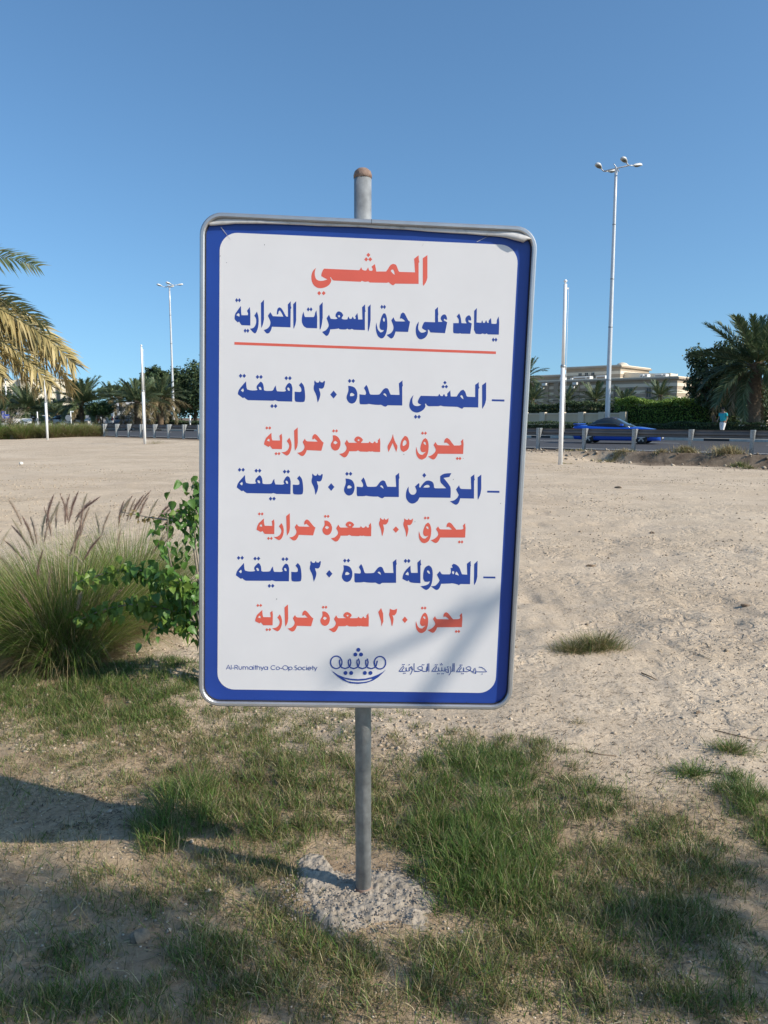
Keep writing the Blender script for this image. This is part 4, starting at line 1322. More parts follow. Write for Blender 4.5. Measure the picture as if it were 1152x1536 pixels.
def fountain(X, Y, R0, H, n, nplume, label, dry=0.25, detail=True, heads=None, wid=0.0035):
    z0 = gz1(X, Y)
    t = thing('fountain_grass', (X, Y, z0), label, 'ornamental grass', 'fountain grass clumps')
    a = RNG.random(n) * 6.28; r = np.sqrt(RNG.random(n)) * R0 * 0.42
    x = r * np.cos(a); y = r * np.sin(a)
    frac = np.clip(r / (R0 * 0.42), 0, 1)
    lean = 0.03 + 0.55 * frac * RNG.uniform(0.4, 1.3, n)
    bend = RNG.uniform(0.05, 0.8, n) + 0.75 * frac * RNG.random(n) + np.where(RNG.random(n) < 0.12, RNG.uniform(0.6, 1.6, n), 0)
    L = H * (0.45 + 0.6 * RNG.random(n) ** 1.3) * (1 - 0.1 * frac)
    az = a + RNG.normal(0, 0.5, n) + 0.1
    col = FG[RNG.integers(0, 4, n)] * RNG.uniform(0.7, 1.3, (n, 1))
    q = RNG.random(n) < dry
    col[q] = FGD[RNG.integers(0, 4, q.sum())]
    me = blade_mesh('blades', np.stack([x, y, np.full(n, -0.02)], 1), L, RNG.uniform(0.6, 1.2, n) * wid, az, lean, bend, col, M_fg, K=5 if detail else 3, face=RNG.random(n) * 6.28)
    o = link('blades', me, t); o['kind'] = 'stuff'
    # extra short basal thatch
    n2 = n // 3
    a2 = RNG.random(n2) * 6.28; r2 = np.sqrt(RNG.random(n2)) * R0 * 0.5
    c2 = FGD[RNG.integers(0, 4, n2)] * 0.8
    me = blade_mesh('thatch', np.stack([r2 * np.cos(a2), r2 * np.sin(a2), np.full(n2, -0.02)], 1), H * RNG.uniform(0.25, 0.6, n2), RNG.uniform(0.6, 1.2, n2) * wid, a2, RNG.uniform(0.5, 1.1, n2), RNG.uniform(0.4, 1.2, n2), c2, M_fg, K=3)
    o = link('thatch', me, t); o['kind'] = 'stuff'
    st = MB()
    for k in range(nplume):
        if heads is not None:
            hx, hz, tilt = heads[k]
            top = Vector((hx - X, RNG.uniform(-0.2, 0.2), hz - z0))
            az_, tl = (0 if tilt > 0 else math.pi), abs(tilt)
        else:
            az_ = random.uniform(0, 6.28); tl = random.uniform(0.15, 0.75)
            rr = R0 * 0.9 * tl + random.uniform(-0.1, 0.1)
            top = Vector((rr * math.cos(az_), rr * math.sin(az_), H * random.uniform(0.82, 1.02) * (1 - 0.22 * tl)))
        b = Vector((top.x * 0.25, top.y * 0.25, 0))
        midp = b.lerp(top, 0.55) + Vector((0, 0, 0.06))
        st.tube([b, midp, top], 0.0011, 4, cap=False)
        link('seed_head', plumes[k % 4 if heads is None else (k % 3 if k % 5 else 3)], t, loc=top, rot=(0, tl, az_))
    st.done('stems', M_twigp, t)['kind'] = 'stuff'
    return t


def heads_px(lst, Y):
    o_ = []
    for px, py, tilt in lst:   # px,py: the foot of the plume
        p = atY(px, py, Y)
        o_.append((p.x, p.z, tilt))
    return o_


H1 = heads_px([(38, 812, -.35), (28, 790, -.3), (24, 835, -.5), (20, 850, -.6), (62, 800, .02), (68, 805, .08), (58, 812, -.05), (72, 812, .2), (66, 790, .15), (88, 790, -.1), (84, 785, .3), (97, 785, .2), (103, 786, .05), (113, 785, .5), (118, 775, .75), (110, 780, .15),
               (46, 820, -.05), (32, 826, -.2), (14, 865, -.6), (5, 850, -.5), (3, 890, -.3), (133, 800, .03), (126, 800, .2), (96, 840, .1), (104, 835, .35), (122, 850, -.7), (60, 870, .1), (84, 890, .05), (50, 940, .1), (130, 840, .5), (18, 990, .1)], 5.1)
H2 = heads_px([(155, 800, 0.0), (162, 798, .25), (170, 795, .1), (182, 776, .45), (176, 780, .3), (187, 775, .35), (192, 772, .5), (203, 778, .25), (207, 775, .4), (214, 778, .3), (222, 778, .35), (228, 785, .6), (236, 785, .65), (240, 788, .7), (246, 790, .75), (232, 818, .55), (228, 830, .7), (220, 840, .5), (205, 860, .3), (172, 830, .1), (241, 800, .8), (250, 780, .7)], 5.9)
p1 = atY(98, 960, 5.15); p2 = atY(190, 920, 5.9)
fountain(p1.x, 5.15, 0.66, 1.0, 9500, len(H1), 'large green fountain grass clump with purple plumes at the left edge', 0.28, heads=H1)
fountain(p2.x, 5.9, 0.60, 1.0, 8000, len(H2), 'fountain grass clump behind the leafy shrub with plumes leaning right', 0.25, heads=H2)
fountain(-3.35, 6.1, 0.6, 0.72, 4000, 14, 'yellower fountain grass clump cut by the left edge behind the large one', 0.55)
fountain(-2.05, 4.85, 0.33, 0.42, 1500, 3, 'small low grass clump at the front foot of the large fountain grass', 0.3)

# ------------------------------------------------------------------ leafy shrub beside the sign
M_leaf = mat('shrub_leaf', (0.085, 0.185, 0.035), 0.42, 0, 0.3, 14, spec=0.5, translucent=0.28)
M_leafy = mat('young_leaf', (0.17, 0.27, 0.05), 0.45, 0, 0.25, 14, spec=0.45, translucent=0.35)
M_leafb = mat('bronze_leaf', (0.22, 0.17, 0.07), 0.5, 0, 0.25, 14, translucent=0.3)
M_bark = mat('grey_twig_bark', (0.28, 0.24, 0.19), 0.9, 0, 0.25, 30, bump=0.002)


def leaf_mesh(m, curl=0.3, fold=0.35, seed=0):
    rg = random.Random(seed)
    # heart shaped blade, 5 stations along the midrib
    prof_ = [(0, 0.0), (0.12, 0.30), (0.32, 0.40), (0.6, 0.30), (0.85, 0.12), (1.0, 0.0)]
    V, F = [], []
    for i, (t, hw_) in enumerate(prof_):
        z = -curl * t * t + 0.02 * rg.uniform(-1, 1)
        V += [(t, 0, z), (t - 0.05 * hw_, hw_, z + fold * hw_), (t - 0.05 * hw_, -hw_, z + fold * hw_ + rg.uniform(-.05, .05))]
    for i in range(5):
        a = 3 * i; b = a + 3
        F += [(a, b, b + 1, a + 1), (a, a + 2, b + 2, b)]
    V += [(-0.35, 0, 0.06), (-0.35, 0.02, 0.04)]
    F.append((0, len(V) - 2, len(V) - 1))
    me = bpy.data.meshes.new('leaf'); me.from_pydata(V, [], F); me.validate()
    me.polygons.foreach_set('use_smooth', [True] * len(me.polygons))
    me.materials.append(m); return me


leafs = {k: [leaf_mesh(m, random.uniform(.15, .6), random.uniform(.15, .6), i) for i in range(4)] for k, m in (('g', M_leaf), ('y', M_leafy), ('b', M_leafb))}
SY = 4.45
shb = atY(322, 985, SY)
shb.z = gz1(shb.x, SY)
shrub = thing('leafy_shrub', shb, 'leafy green shrub with trailing branches between the fountain grass and the sign', 'shrub')
BR = [([(322, 985), (306, 900), (297, 840), (292, 800), (296, 760), (288, 722)], 'g', 0.050, [(.55, .030), (.99, .036)], 64),
      ([(297, 815), (285, 790), (262, 782), (225, 776), (182, 768)], 'gb', 0.028, [(.1, .04), (.98, .012)], 34),
      ([(318, 960), (290, 900), (262, 860), (252, 820), (252, 778)], 'g', 0.045, [(.35, .045), (.99, .03)], 34),
      ([(318, 970), (280, 905), (230, 862), (180, 855), (120, 872)], 'gy', 0.042, [(.25, .048), (.99, .032)], 80),
      ([(320, 980), (280, 930), (215, 908), (165, 912), (118, 930)], 'yy', 0.040, [(.2, .048), (.99, .034)], 80),
      ([(320, 960), (300, 900), (285, 885), (262, 872)], 'gy', 0.038, [(.3, .045), (.99, .035)], 50),
      ([(322, 982), (300, 940), (265, 932), (225, 945)], 'g', 0.045, [(.15, .042), (.99, .036)], 46),
      ([(322, 975), (300, 915), (280, 905), (245, 900)], 'g', 0.042, [(.2, .042), (.99, .036)], 46)]
nleaf = 0
extra_leaf = []
for bi, (pts, kind, ls, rng_, cnt) in enumerate(BR):
    P3 = []
    for i, (px, py) in enumerate(pts):
        f = i / (len(pts) - 1)
        yy = SY + 0.22 * f * math.sin(bi * 2.1) + (0.03 if i else 0)
        P3.append(atY(px, py, yy) - shb)
    P3[0] = Vector((0.01 * bi - .03, 0.01 * bi, 0))
    # smooth
    S3 = []
    for i in range(len(P3) - 1):
        p0 = P3[max(i - 1, 0)]; p1_ = P3[i]; p2_ = P3[i + 1]; p3_ = P3[min(i + 2, len(P3) - 1)]
        for k in range(5):
            u = k / 5
            S3.append(0.5 * ((2 * p1_) + (p2_ - p0) * u + (2 * p0 - 5 * p1_ + 4 * p2_ - p3_) * u * u + (3 * p1_ - p0 - 3 * p2_ + p3_) * u ** 3))
    S3.append(P3[-1])
    nS = len(S3)
    MB().tube(S3, [0.007 * (1 - 0.8 * i / (nS - 1)) + 0.001 for i in range(nS)], 6).done('branch', M_bark, shrub)
    (f0, s0), (f1, s1) = rng_
    for k in range(cnt * 2):
        f = f0 + (f1 - f0) * (k + random.random()) / (cnt * 2)
        i = min(int(f * (nS - 1)), nS - 2)
        p = S3[i].lerp(S3[i + 1], f * (nS - 1) - i)
        sz = 1.4 * (s0 + (s1 - s0) * (f - f0) / (f1 - f0)) * random.uniform(0.75, 1.3)
        off = Vector((random.gauss(0, 1), random.gauss(0, 1.4), random.gauss(0, 0.8))) * (0.020 + 0.5 * sz * (1 if kind == 'g' else 0.5))
        c_ = kind[0] if (f < 0.7 or len(kind) < 2) else kind[1]
        if kind == 'gb' and f < 0.45: c_ = 'g'
        if random.random() < 0.12: c_ = 'y'
        me = random.choice(leafs[c_])
        rot = (random.gauss(0, 0.7), random.uniform(0.1, 1.5), random.uniform(0, 6.28))
        if random.random() < 0.36 and nleaf < 296:
            link('leaf', me, shrub, loc=p + off, rot=rot, scale=(sz,) * 3); nleaf += 1
        else:
            extra_leaf.append((me, Matrix.Translation(p + off) @ Matrix.Rotation(rot[2], 4, 'Z') @ Matrix.Rotation(rot[1], 4, 'Y') @ Matrix.Rotation(rot[0], 4, 'X') @ Matrix.Scale(sz, 4)))
for key, m in (('g', M_leaf), ('y', M_leafy), ('b', M_leafb)):
    V_, F_ = [], []
    for me, Mx in extra_leaf:
        if me.materials[0] != m: continue
        o_ = len(V_); V_ += [tuple(Mx @ v.co) for v in me.vertices]; F_ += [[o_ + i for i in p.vertices] for p in me.polygons]
    if V_:
        me = bpy.data.meshes.new('foliage'); me.from_pydata(V_, [], F_); me.materials.append(m)
        link('foliage', me, shrub)['kind'] = 'stuff'

# ------------------------------------------------------------------ flag poles on the lot
def flagpole(px, py_base, py_top, label, joint=0.46):
    g = gpt(px, py_base); z0 = gz1(g.x, g.y)
    H = zY(py_top, g.y) - z0
    t = thing('flagpole', (g.x, g.y, z0), label, 'flagpole', 'white flagpoles on the sand lot')
    zj = H * (1 - joint)
    MB().tube([(0, 0, -0.2), (0, 0, zj)], 0.082, 14).done('lower_tube', M_pole, t)
    MB().tube([(0, 0, zj + 0.0), (0, 0, H - 0.12)], 0.062, 14).done('upper_tube', M_pole, t)
    MB().lathe([(0.09, zj - 0.03), (0.096, zj), (0.09, zj + 0.05), (0.064, zj + 0.07)], 14).done('joint_collar', M_galv, t)
    mb = MB(); mb.lathe([(0.03, H - 0.12), (0.03, H - 0.06), (0.065, H - 0.03), (0.065, H), (0.03, H + 0.04), (0.005, H + 0.05)], 12)
    mb.done('finial', M_pole, t)
    mb = MB(); mb.box((0.062, -0.02, H - 0.30), (0.13, 0.02, H - 0.24)); mb.tube([(0.12, 0, H - 0.27), (0.115, 0, 1.2)], 0.006, 5)
    mb.done('pulley_and_halyard', M_pole, t)
    return t


flagpole(840.5, 695, 421, 'tall white flagpole right of the sign on the sand lot')
flagpole(217.5, 667, 518, 'white flagpole beside the street lamp left of the sign')
flagpole(71.5, 661, 556, 'thin white flagpole partly behind the palm fronds at left')

# ------------------------------------------------------------------ street lamps
def street_lamp(px, Y, ztop, label, zb):
    p = atY(px, 640, Y)
    t = thing('street_lamp', (p.x, Y, zb), label, 'street lamp', 'tall four-headed street lamps')
    H = ztop - zb
    n = 9
    MB().tube([(0, 0, -0.2)] + [(0, 0, H * i / n) for i in range(1, n + 1)], [0.19] + [0.175 - 0.085 * i / n for i in range(1, n + 1)], 14).done('mast', M_lamp, t)
    for f in (0.22, 0.42, 0.60, 0.80):
        MB().lathe([(0.178 - 0.085 * f, H * f - 0.04), (0.186 - 0.085 * f, H * f), (0.178 - 0.085 * f, H * f + 0.04)], 14).done('mast_joint', M_galv, t)
    A = Vector((-0.68, 0.45, H + 0.02)); B = Vector((0.68, -0.45, H + 0.10))
    MB().tube([A, (0, 0, H + 0.06), B], 0.045, 8).done('crossbar', M_lamp, t)
    MB().tube([(0, 0, H - 0.35), (-0.0, 0, H + 0.12)], 0.075, 10).done('mast_cap', M_lamp, t)
    MB().tube([(-0.25, -0.3, H + 0.25), (0.3, 0.35, H - 0.02)], 0.03, 6).done('short_bar', M_lamp, t)
    for (o, d) in ((A, Vector((-0.62, -0.78, 0.14))), (A, Vector((0.85, 0.5, 0.14))), (B, Vector((-0.62, -0.78, 0.14))), (B, Vector((0.85, 0.5, 0.14)))):
        d = d.normalized()
        arm = MB().tube([o, o + d * 0.45], 0.035, 8).done('arm', M_lamp, t)
        side = d.cross(Vector((0, 0, 1))).normalized(); up = side.cross(d).normalized()
        M = Matrix((d, side, up)).transposed().to_4x4()
        M.translation = o + d * 0.38
        # cobra head: flattened teardrop shell
        mb = MB(); rings = []
        for i in range(9):
            u = i / 8
            w_ = 0.20 * math.sin(min(u * 1.15 + 0.12, 1.0) * math.pi * 0.5 + max(0, (u - 0.7)) * 3.6) ** 0.9 if u < 1 else 0.04
            h_ = w_ * 0.75
            rings.append([M @ Vector((0.8 * u, w_ * math.cos(a), max(h_ * math.sin(a), -0.05) + 0.02)) for a in [k * 2 * math.pi / 12 for k in range(12)]])
        mb.loft(rings)
        hd = mb.done('lamp_head', M_lamphd, t)
        mb = MB()
        rings = [[M @ Vector((0.16 + 0.5 * u, 0.16 * math.sin(u * math.pi * 0.9 + 0.25) * math.cos(a), -0.035 + 0.05 * math.sin(u * math.pi) * math.sin(a))) for a in [k * math.pi / 5 + math.pi for k in range(6)]] for u in (0, .25, .5, .75, 1)]
        mb.loft(rings, cap=False, closed=False)
        mb.done('lens', M_lens, hd)
    return t


street_lamp(910.5, 52.0, zY(254, 52.0), 'very tall grey street lamp with four heads right of the sign', 0.38)
street_lamp(261, 97.0, zY(430, 97.0), 'distant grey street lamp with four heads left of the sign', 0.5)

# ------------------------------------------------------------------ palms
M_frond = mat('palm_frond', (0.95, 0.95, 0.95), 0.5, 0, 0.12, 3, spec=0.4, attr='col', translucent=0.2)
M_trunk = mat('palm_trunk', (0.15, 0.11, 0.075), 0.95, 0, 0.35, 6, bump=0.03, bscale=9)


def frond_mesh(L, droop, npair, leaf, colset, seed, wid=0.02, vee=0.5, K=1, twist=0.0, ragged=0.15):
    rg = np.random.default_rng(seed)
    V, T, C = [], [], []
    # rachis curve in xz plane
    S = 14
    ang_ = 0.0; pts = [np.zeros(3)]
    for i in range(S):
        a = -droop * ((i + 1) / S) ** 1.4
        pts.append(pts[-1] + np.array([math.cos(a), 0, math.sin(a)]) * L / S)
    pts = np.array(pts)
    for i in range(S):
        r0 = 0.022 * L / 3 * (1 - i / S) + 0.004; r1 = 0.022 * L / 3 * (1 - (i + 1) / S) + 0.004
        b = len(V)
        V += [pts[i] + (0, r0, 0), pts[i] + (0, -r0, 0), pts[i] + (0, 0, r0), pts[i + 1] + (0, r1, 0), pts[i + 1] + (0, -r1, 0), pts[i + 1] + (0, 0, r1)]
        T += [(b, b + 3, b + 5), (b, b + 5, b + 2), (b + 2, b + 5, b + 4), (b + 2, b + 4, b + 1), (b + 1, b + 4, b + 3), (b + 1, b + 3, b)]
        C += [np.array((0.20, 0.19, 0.08))] * 6
    for k in range(npair):
        u = 0.12 + 0.88 * (k + rg.random() * 0.6) / npair
        f = min(u, 0.999) * S; i = int(f); p = pts[i] + (pts[i + 1] - pts[i]) * (f - i)
        d = pts[i + 1] - pts[i]; d = d / np.linalg.norm(d)
        upv = np.array([-d[2], 0, d[0]])
        ln = leaf * (math.sin(math.pi * min(0.12 + 0.80 * u, 1)) ** 0.55) * rg.uniform(0.8, 1.12)
        for sgn in (-1, 1):
            fw = 0.75 + 0.55 * u + rg.normal(0, ragged)
            el = vee + rg.normal(0, ragged + 0.1)
            s_ax = np.array([0, 1.0, 0]) * math.cos(twist) + upv * math.sin(twist)
            u_ax = upv * math.cos(twist) - np.array([0, 1.0, 0]) * math.sin(twist)
            dr = d * fw + s_ax * sgn * math.cos(el) + u_ax * math.sin(el)
            dr /= np.linalg.norm(dr)
            q = np.cross(dr, u_ax); q /= np.linalg.norm(q) + 1e-9
            q2 = q * wid * 0.5
            b = len(V)
            mid_ = p + dr * ln * 0.45 + np.array([0, 0, -0.02 * ln])
            sag = np.array([0, 0, -0.18 * ln * (1 + droop * 0.6)])
            tip = p + dr * ln + sag
            V += [p - q2 * 0.6, p + q2 * 0.6, mid_ - q2, mid_ + q2, tip]
            T += [(b, b + 1, b + 3), (b, b + 3, b + 2), (b + 2, b + 3, b + 4)]
            c = colset[rg.integers(0, len(colset))] * rg.uniform(0.75, 1.25)
            C += [c] * 5
    return np_mesh('frond', np.array(V), np.array(T), M_frond, np.array(C))


PG = np.array([[0.09, 0.135, 0.06], [0.125, 0.17, 0.08], [0.075, 0.115, 0.055], [0.17, 0.20, 0.105]])
PGs = np.array([[0.16, 0.20, 0.10], [0.22, 0.25, 0.13], [0.12, 0.16, 0.08], [0.30, 0.30, 0.17]])
PB = np.array([[0.22, 0.165, 0.09], [0.16, 0.13, 0.065], [0.28, 0.22, 0.13], [0.12, 0.12, 0.06]])
PY = np.array([[0.46, 0.37, 0.16], [0.40, 0.31, 0.13], [0.30, 0.25, 0.10], [0.52, 0.43, 0.22]])
fr_green = [frond_mesh(1.0, d, 54, 0.22, PG, 10 + i, 0.020, 0.55) for i, d in enumerate((0.35, 0.7, 1.05))]
fr_brown = [frond_mesh(1.0, d, 40, 0.20, PB, 20 + i, 0.022, 0.1, ragged=0.3) for i, d in enumerate((0.8, 1.2))]


def palm(px, Y, zc, L, zb, label, cat='palm tree', nf=38, trunk_r=0.22, brown=0.15, skirt=False, group='date palms along the road', young=1.0, lo=-0.55):
    p = atY(px, 600, Y)
    t = thing('date_palm', (p.x, Y, zb), label, cat, group)
    Hc = zc - zb
    n = max(6, int(Hc / 0.22))
    mb = MB()
    prof_ = []
    for i in range(n + 1):
        z = Hc * i / n - 0.1
        r = trunk_r * (1.15 - 0.25 * i / n)
        prof_ += [(r * 0.88, z), (r * 1.08, z + Hc / n * 0.55)]
    prof_.append((trunk_r * 1.35, Hc - 0.02)); prof_.append((trunk_r * 0.8, Hc + 0.15))
    mb.lathe(prof_, 12); mb.done('trunk', M_trunk, t)
    for k in range(nf):
        u = (k + 0.5) / nf
        el = (1.35 - u * (1.35 - lo)) + random.gauss(0, 0.08)   # pitch of the frond base
        az = k * 2.39996 + random.gauss(0, 0.15)
        isb = u > 1 - brown
        me = random.choice(fr_brown) if isb else (fr_green[0] if el > 0.8 else fr_green[1] if el > 0.1 else fr_green[2])
        Ls = L * random.uniform(0.85, 1.1) * (0.9 if u < 0.1 else 1)
        link('frond', me, t, loc=(trunk_r * 0.5 * math.cos(az), trunk_r * 0.5 * math.sin(az), Hc + 0.05 - 0.25 * u), rot=(random.gauss(0, 0.25), -el, az), scale=(Ls,) * 3)
    return t


# left group, beyond the road
GZ0 = 0.5
palm(122, 88, zY(605, 88), 3.5, GZ0, 'bushy green date palm between the cream villa and the clipped round tree', nf=64)
palm(40, 90, zY(612, 90), 3.2, GZ0, 'date palm in front of the cream villa at far left', nf=56)
palm(206, 84, zY(603, 84), 3.0, GZ0, 'palm with a pale brown skirt of dead fronds behind the left flagpole', nf=56, brown=0.36, trunk_r=0.4, lo=-0.75)
palm(240, 90, zY(598, 90), 3.3, GZ0, 'brown drooping palm between the left flagpole and the street lamp', nf=56, brown=0.5, trunk_r=0.35, lo=-0.7)
palm(168, 96, zY(597, 96), 2.4, GZ0, 'half hidden brown palm between the clipped round tree and the skirted palm', nf=36, brown=0.5, lo=-0.8)
palm(84, 100, zY(622, 100), 2.6, GZ0, 'low palm in front of the villa arches', nf=32)
palm(3, 86, zY(618, 86), 2.5, GZ0, 'low palm cut by the left edge of the picture', nf=30)
# right: big palm
palm(1131, 49.5, zY(547, 49.5), 3.8, 0.5, 'tall bushy date palm at the right edge behind the walking person', nf=60, trunk_r=0.42, brown=0.08, lo=-0.6)
# small palms in front of the striped building
for i, (px, Y, py, L, lab) in enumerate(((799, 92, 600, 2.2, 'small palm nearest the sign in front of the striped building'), (850, 88, 604, 2.1, 'small palm under the second window of the striped building'),
                                     (893, 86, 600, 2.5, 'small round palm just left of the lamp mast'), (936, 82, 606, 2.0, 'small palm just right of the lamp mast'),
                                     (990, 80, 594, 2.0, 'small palm near the corner of the striped building'))):
    palm(px, Y, zY(py, Y), L, 0.5, lab, nf=34, trunk_r=0.2, group='small palms in front of the striped building')
palm(789, 100, zY(566, 100), 2.8, 0.5, 'tall palm just peeking out from behind the sign edge', nf=30)

# near palm whose fronds reach in from the left
lp = Vector((-8.6, 12.6, 0)); lp.z = gz1(lp.x, lp.y)
t = thing('date_palm', lp, 'near date palm reaching in from the left with yellowed lower fronds', 'palm tree')
mb = MB(); mb.lathe([(0.26 + 0.03 * (i % 2), -0.1 + 0.13 * i) for i in range(28)] + [(0.36, 3.6), (0.2, 3.8)], 14); mb.done('trunk', M_trunk, t)
nearG = [frond_mesh(3.4, d, 90, 0.50, PGs, 40 + i, 0.026, 0.35, twist=(1.0, -0.9)[i], ragged=0.12) for i, d in enumerate((0.55, 0.8))]
nearY = [frond_mesh(3.4, d, 170, 0.46, PY, 50 + i, 0.028, 0.0, twist=(0.8, -0.7)[i], ragged=0.3) for i, d in enumerate((0.9, 1.15))]
NF = [((4.15, 0.25, -0.10), nearG[0], 0.92, 1.15), ((3.95, 0.14, 0.02), nearG[1], 0.96, -1.1), ((3.92, 0.06, -0.04), nearY[0], 1.13, 0.9), ((3.60, 0.10, 0.06), nearY[1], 0.92, -0.8), ((3.95, 0.04, 0.10), nearY[0], 0.98, 1.0),
      ((3.30, 0.03, 0.05), nearY[1], 0.78, 0.9), ((3.55, 0.0, -0.16), nearY[0], 0.88, -1.1), ((3.20, 0.10, -0.10), nearG[1], 0.72, 0.8), ((3.7, -0.08, 0.0), nearY[0], 0.80, 0.3), ((3.05, -0.02, 0.15), nearY[1], 0.7, 0.6),
      ((3.75, 0.10, 0.14), nearY[1], 1.12, 0.4), ((3.60, 0.02, -0.02), nearY[0], 1.04, -0.5), ((3.45, 0.12, -0.12), nearY[1], 1.0, 0.9)]
for (zc_, el, az), me, s_, roll in NF:
    link('frond', me, t, loc=(0.1, 0, zc_ - 0.15), rot=(roll * 0.12, -el, az), scale=(s_,) * 3)
for k in range(34):
    az = k * 2.4
    if math.cos(az) > 0.62: continue
    el = 1.3 - 1.6 * (k / 34)
    link('frond', nearG[k % 2] if el > 0 else nearY[k % 2], t, loc=(0, 0, 3.7 - 0.3 * k / 34), rot=(random.gauss(0, 0.2), -el, az))


# ------------------------------------------------------------------ leafy trees and hedges
def foliage_mesh(name, blobs, n, size, m, seed=0, pal=None, flat=0.0, shell=0.55):
    """leaf clusters through the crown volume; blobs = (x,y,z,rx,ry,rz)"""
    rg = np.random.default_rng(seed)
    B = np.array(blobs, float)
    vol = (B[:, 3] * B[:, 4] * B[:, 5]) ** 0.75
    k = rg.choice(len(B), n, p=vol / vol.sum())
    d = rg.normal(size=(n, 3)); d /= np.linalg.norm(d, axis=1)[:, None]
    r = (shell + (1 - shell) * rg.random(n)) ** 1.0
    r = np.where(rg.random(n) < 0.3, rg.random(n) ** 0.5, r)
    # lumpy outline
    lump = 1 + 0.28 * np.sin(d[:, 0] * 5 + k) * np.sin(d[:, 1] * 6 + 2 * k) + 0.22 * np.sin(d[:, 2] * 8 + d[:, 0] * 7 + k)
    c = B[k, :3] + d * r[:, None] * lump[:, None] * B[k, 3:6]
    nrm = d * 0.8 + rg.normal(size=(n, 3)) * 0.6 + np.array([0, 0, 0.4])
    nrm /= np.linalg.norm(nrm, axis=1)[:, None]
    a = np.cross(nrm, rg.normal(size=(n, 3))); a /= np.linalg.norm(a, axis=1)[:, None]
    b = np.cross(nrm, a)
    s = size * rg.uniform(0.6, 1.4, n)[:, None]
    V = np.stack([c - a * s, c - b * s * 0.45, c + a * s, c + b * s * 0.45], 1).reshape(-1, 3)
    Q = np.arange(n * 4).reshape(-1, 4)
    pal = np.array(pal if pal is not None else [[0.05, 0.085, 0.03], [0.035, 0.06, 0.022], [0.075, 0.11, 0.04]])
    col = np.repeat((pal[rg.integers(0, len(pal), n)] * rg.uniform(0.75, 1.25, (n, 1)))[:, None], 4, axis=1).reshape(-1, 3)
    return np_mesh(name, V, Q, m, col)


M_fol = mat('tree_leaves', (0.95, 0.95, 0.95), 0.55, 0, 0.15, 1.5, spec=0.35, attr='col', translucent=0.22)
M_treebark = mat('tree_bark', (0.12, 0.09, 0.065), 0.95, 0, 0.3, 5, bump=0.02)
PDARK = [[0.05, 0.085, 0.036], [0.075, 0.115, 0.05], [0.036, 0.062, 0.03], [0.10, 0.14, 0.055]]
PMID = [[0.05, 0.09, 0.025], [0.08, 0.13, 0.035], [0.035, 0.065, 0.02]]
PBRIGHT = [[0.20, 0.31, 0.05], [0.28, 0.38, 0.08], [0.14, 0.23, 0.045]]
POLIVE = [[0.14, 0.14, 0.05], [0.20, 0.18, 0.07], [0.09, 0.11, 0.035], [0.26, 0.21, 0.10]]


def tree(name, px, Y, zb, blobs_px, label, n, size, pal, cat='tree', group=None, trunk=0.18, depth=0.8):
    """blobs_px: (px,py,rpx,rpy) at distance Y"""
    p = atY(px, 600, Y)
    t = thing(name, (p.x, Y, zb), label, cat, group)
    bl = []
    for i, (bx, by, rx, ry) in enumerate(blobs_px):
        q = atY(bx, by, Y)
        kx = Y / FPX
        bl.append((q.x - p.x, 0.8 * rx * kx * math.sin(i * 2.2), q.z - zb, rx * kx, rx * kx * depth, ry * kx))
    link('crown', foliage_mesh('crown', bl, n, size, M_fol, int(px), pal), t)
    mb = MB()
    cz_ = min(b[2] - b[5] * 0.3 for b in bl)
    mb.tube([(0, 0, -0.2), (0.05, 0, cz_ * 0.5), (0.0, 0.05, max(cz_, 0.3))], [trunk, trunk * 0.8, trunk * 0.7], 8)
    mb.done('trunk', M_treebark, t)
    mb = MB()
    for b in bl:
        mb.tube([(0, 0.05, max(cz_ * 0.8, 0.2)), (b[0] * 0.5, b[1] * 0.5, (b[2] + cz_) * 0.5), (b[0], b[1], b[2])], [trunk * 0.6, trunk * 0.4, trunk * 0.15], 6)
    mb.done('limbs', M_treebark, t)
    return t


tree('ficus_tree', 1072, 55, 0.5, [(1058, 552, 24, 24), (1050, 535, 18, 18), (1085, 560, 34, 34), (1075, 590, 32, 28), (1045, 575, 16, 20), (1100, 595, 30, 30), (1095, 530, 22, 20), (1120, 600, 40, 30)],
     'dark dense rounded tree between the striped building and the big palm', 15000, 0.13, PDARK)
tree('ficus_tree', 1165, 58, 0.5, [(1150, 600, 26, 34), (1180, 580, 34, 40), (1160, 625, 30, 16)], 'bushy green tree behind the big palm at the right edge', 5000, 0.13, PMID)
for i, (px, bl, lab) in enumerate(((292, [(285, 572, 26, 24), (305, 560, 30, 24), (320, 590, 34, 34), (290, 600, 26, 24)], 'dark tall tree right of the distant lamp touching the sign edge'),
                                   (262, [(262, 575, 22, 20), (250, 590, 20, 22), (275, 600, 20, 24)], 'dark tree directly behind the distant street lamp'),
                                   (232, [(232, 565, 17, 14), (222, 575, 16, 14), (240, 585, 22, 18)], 'dark green tree behind the left flagpole'),
                                   (180, [(172, 586, 15, 7), (186, 588, 14, 9), (160, 588, 10, 6)], 'low dark tree behind the skirted palm'))):
    tree('ficus_tree', px, 104, 0.5, bl, lab, 9000, 0.22, PDARK, group='dark trees left of the sign', trunk=0.3)
for i, (px, bl, lab) in enumerate(((15, [(8, 600, 14, 16), (22, 610, 16, 14), (0, 615, 16, 16)], 'leafy tree low in front of the villa at the left edge'),
                                   (60, [(60, 612, 22, 14), (85, 618, 18, 14), (45, 620, 18, 12)], 'dark tree mass below the villa between two palms'),
                                   (100, [(105, 622, 22, 12), (128, 625, 18, 11)], 'dark low tree under the bushy palm'))):
    tree('ficus_tree', px, 112, 0.5, bl, lab, 6000, 0.22, PDARK, group='dark trees below the villa', trunk=0.25)
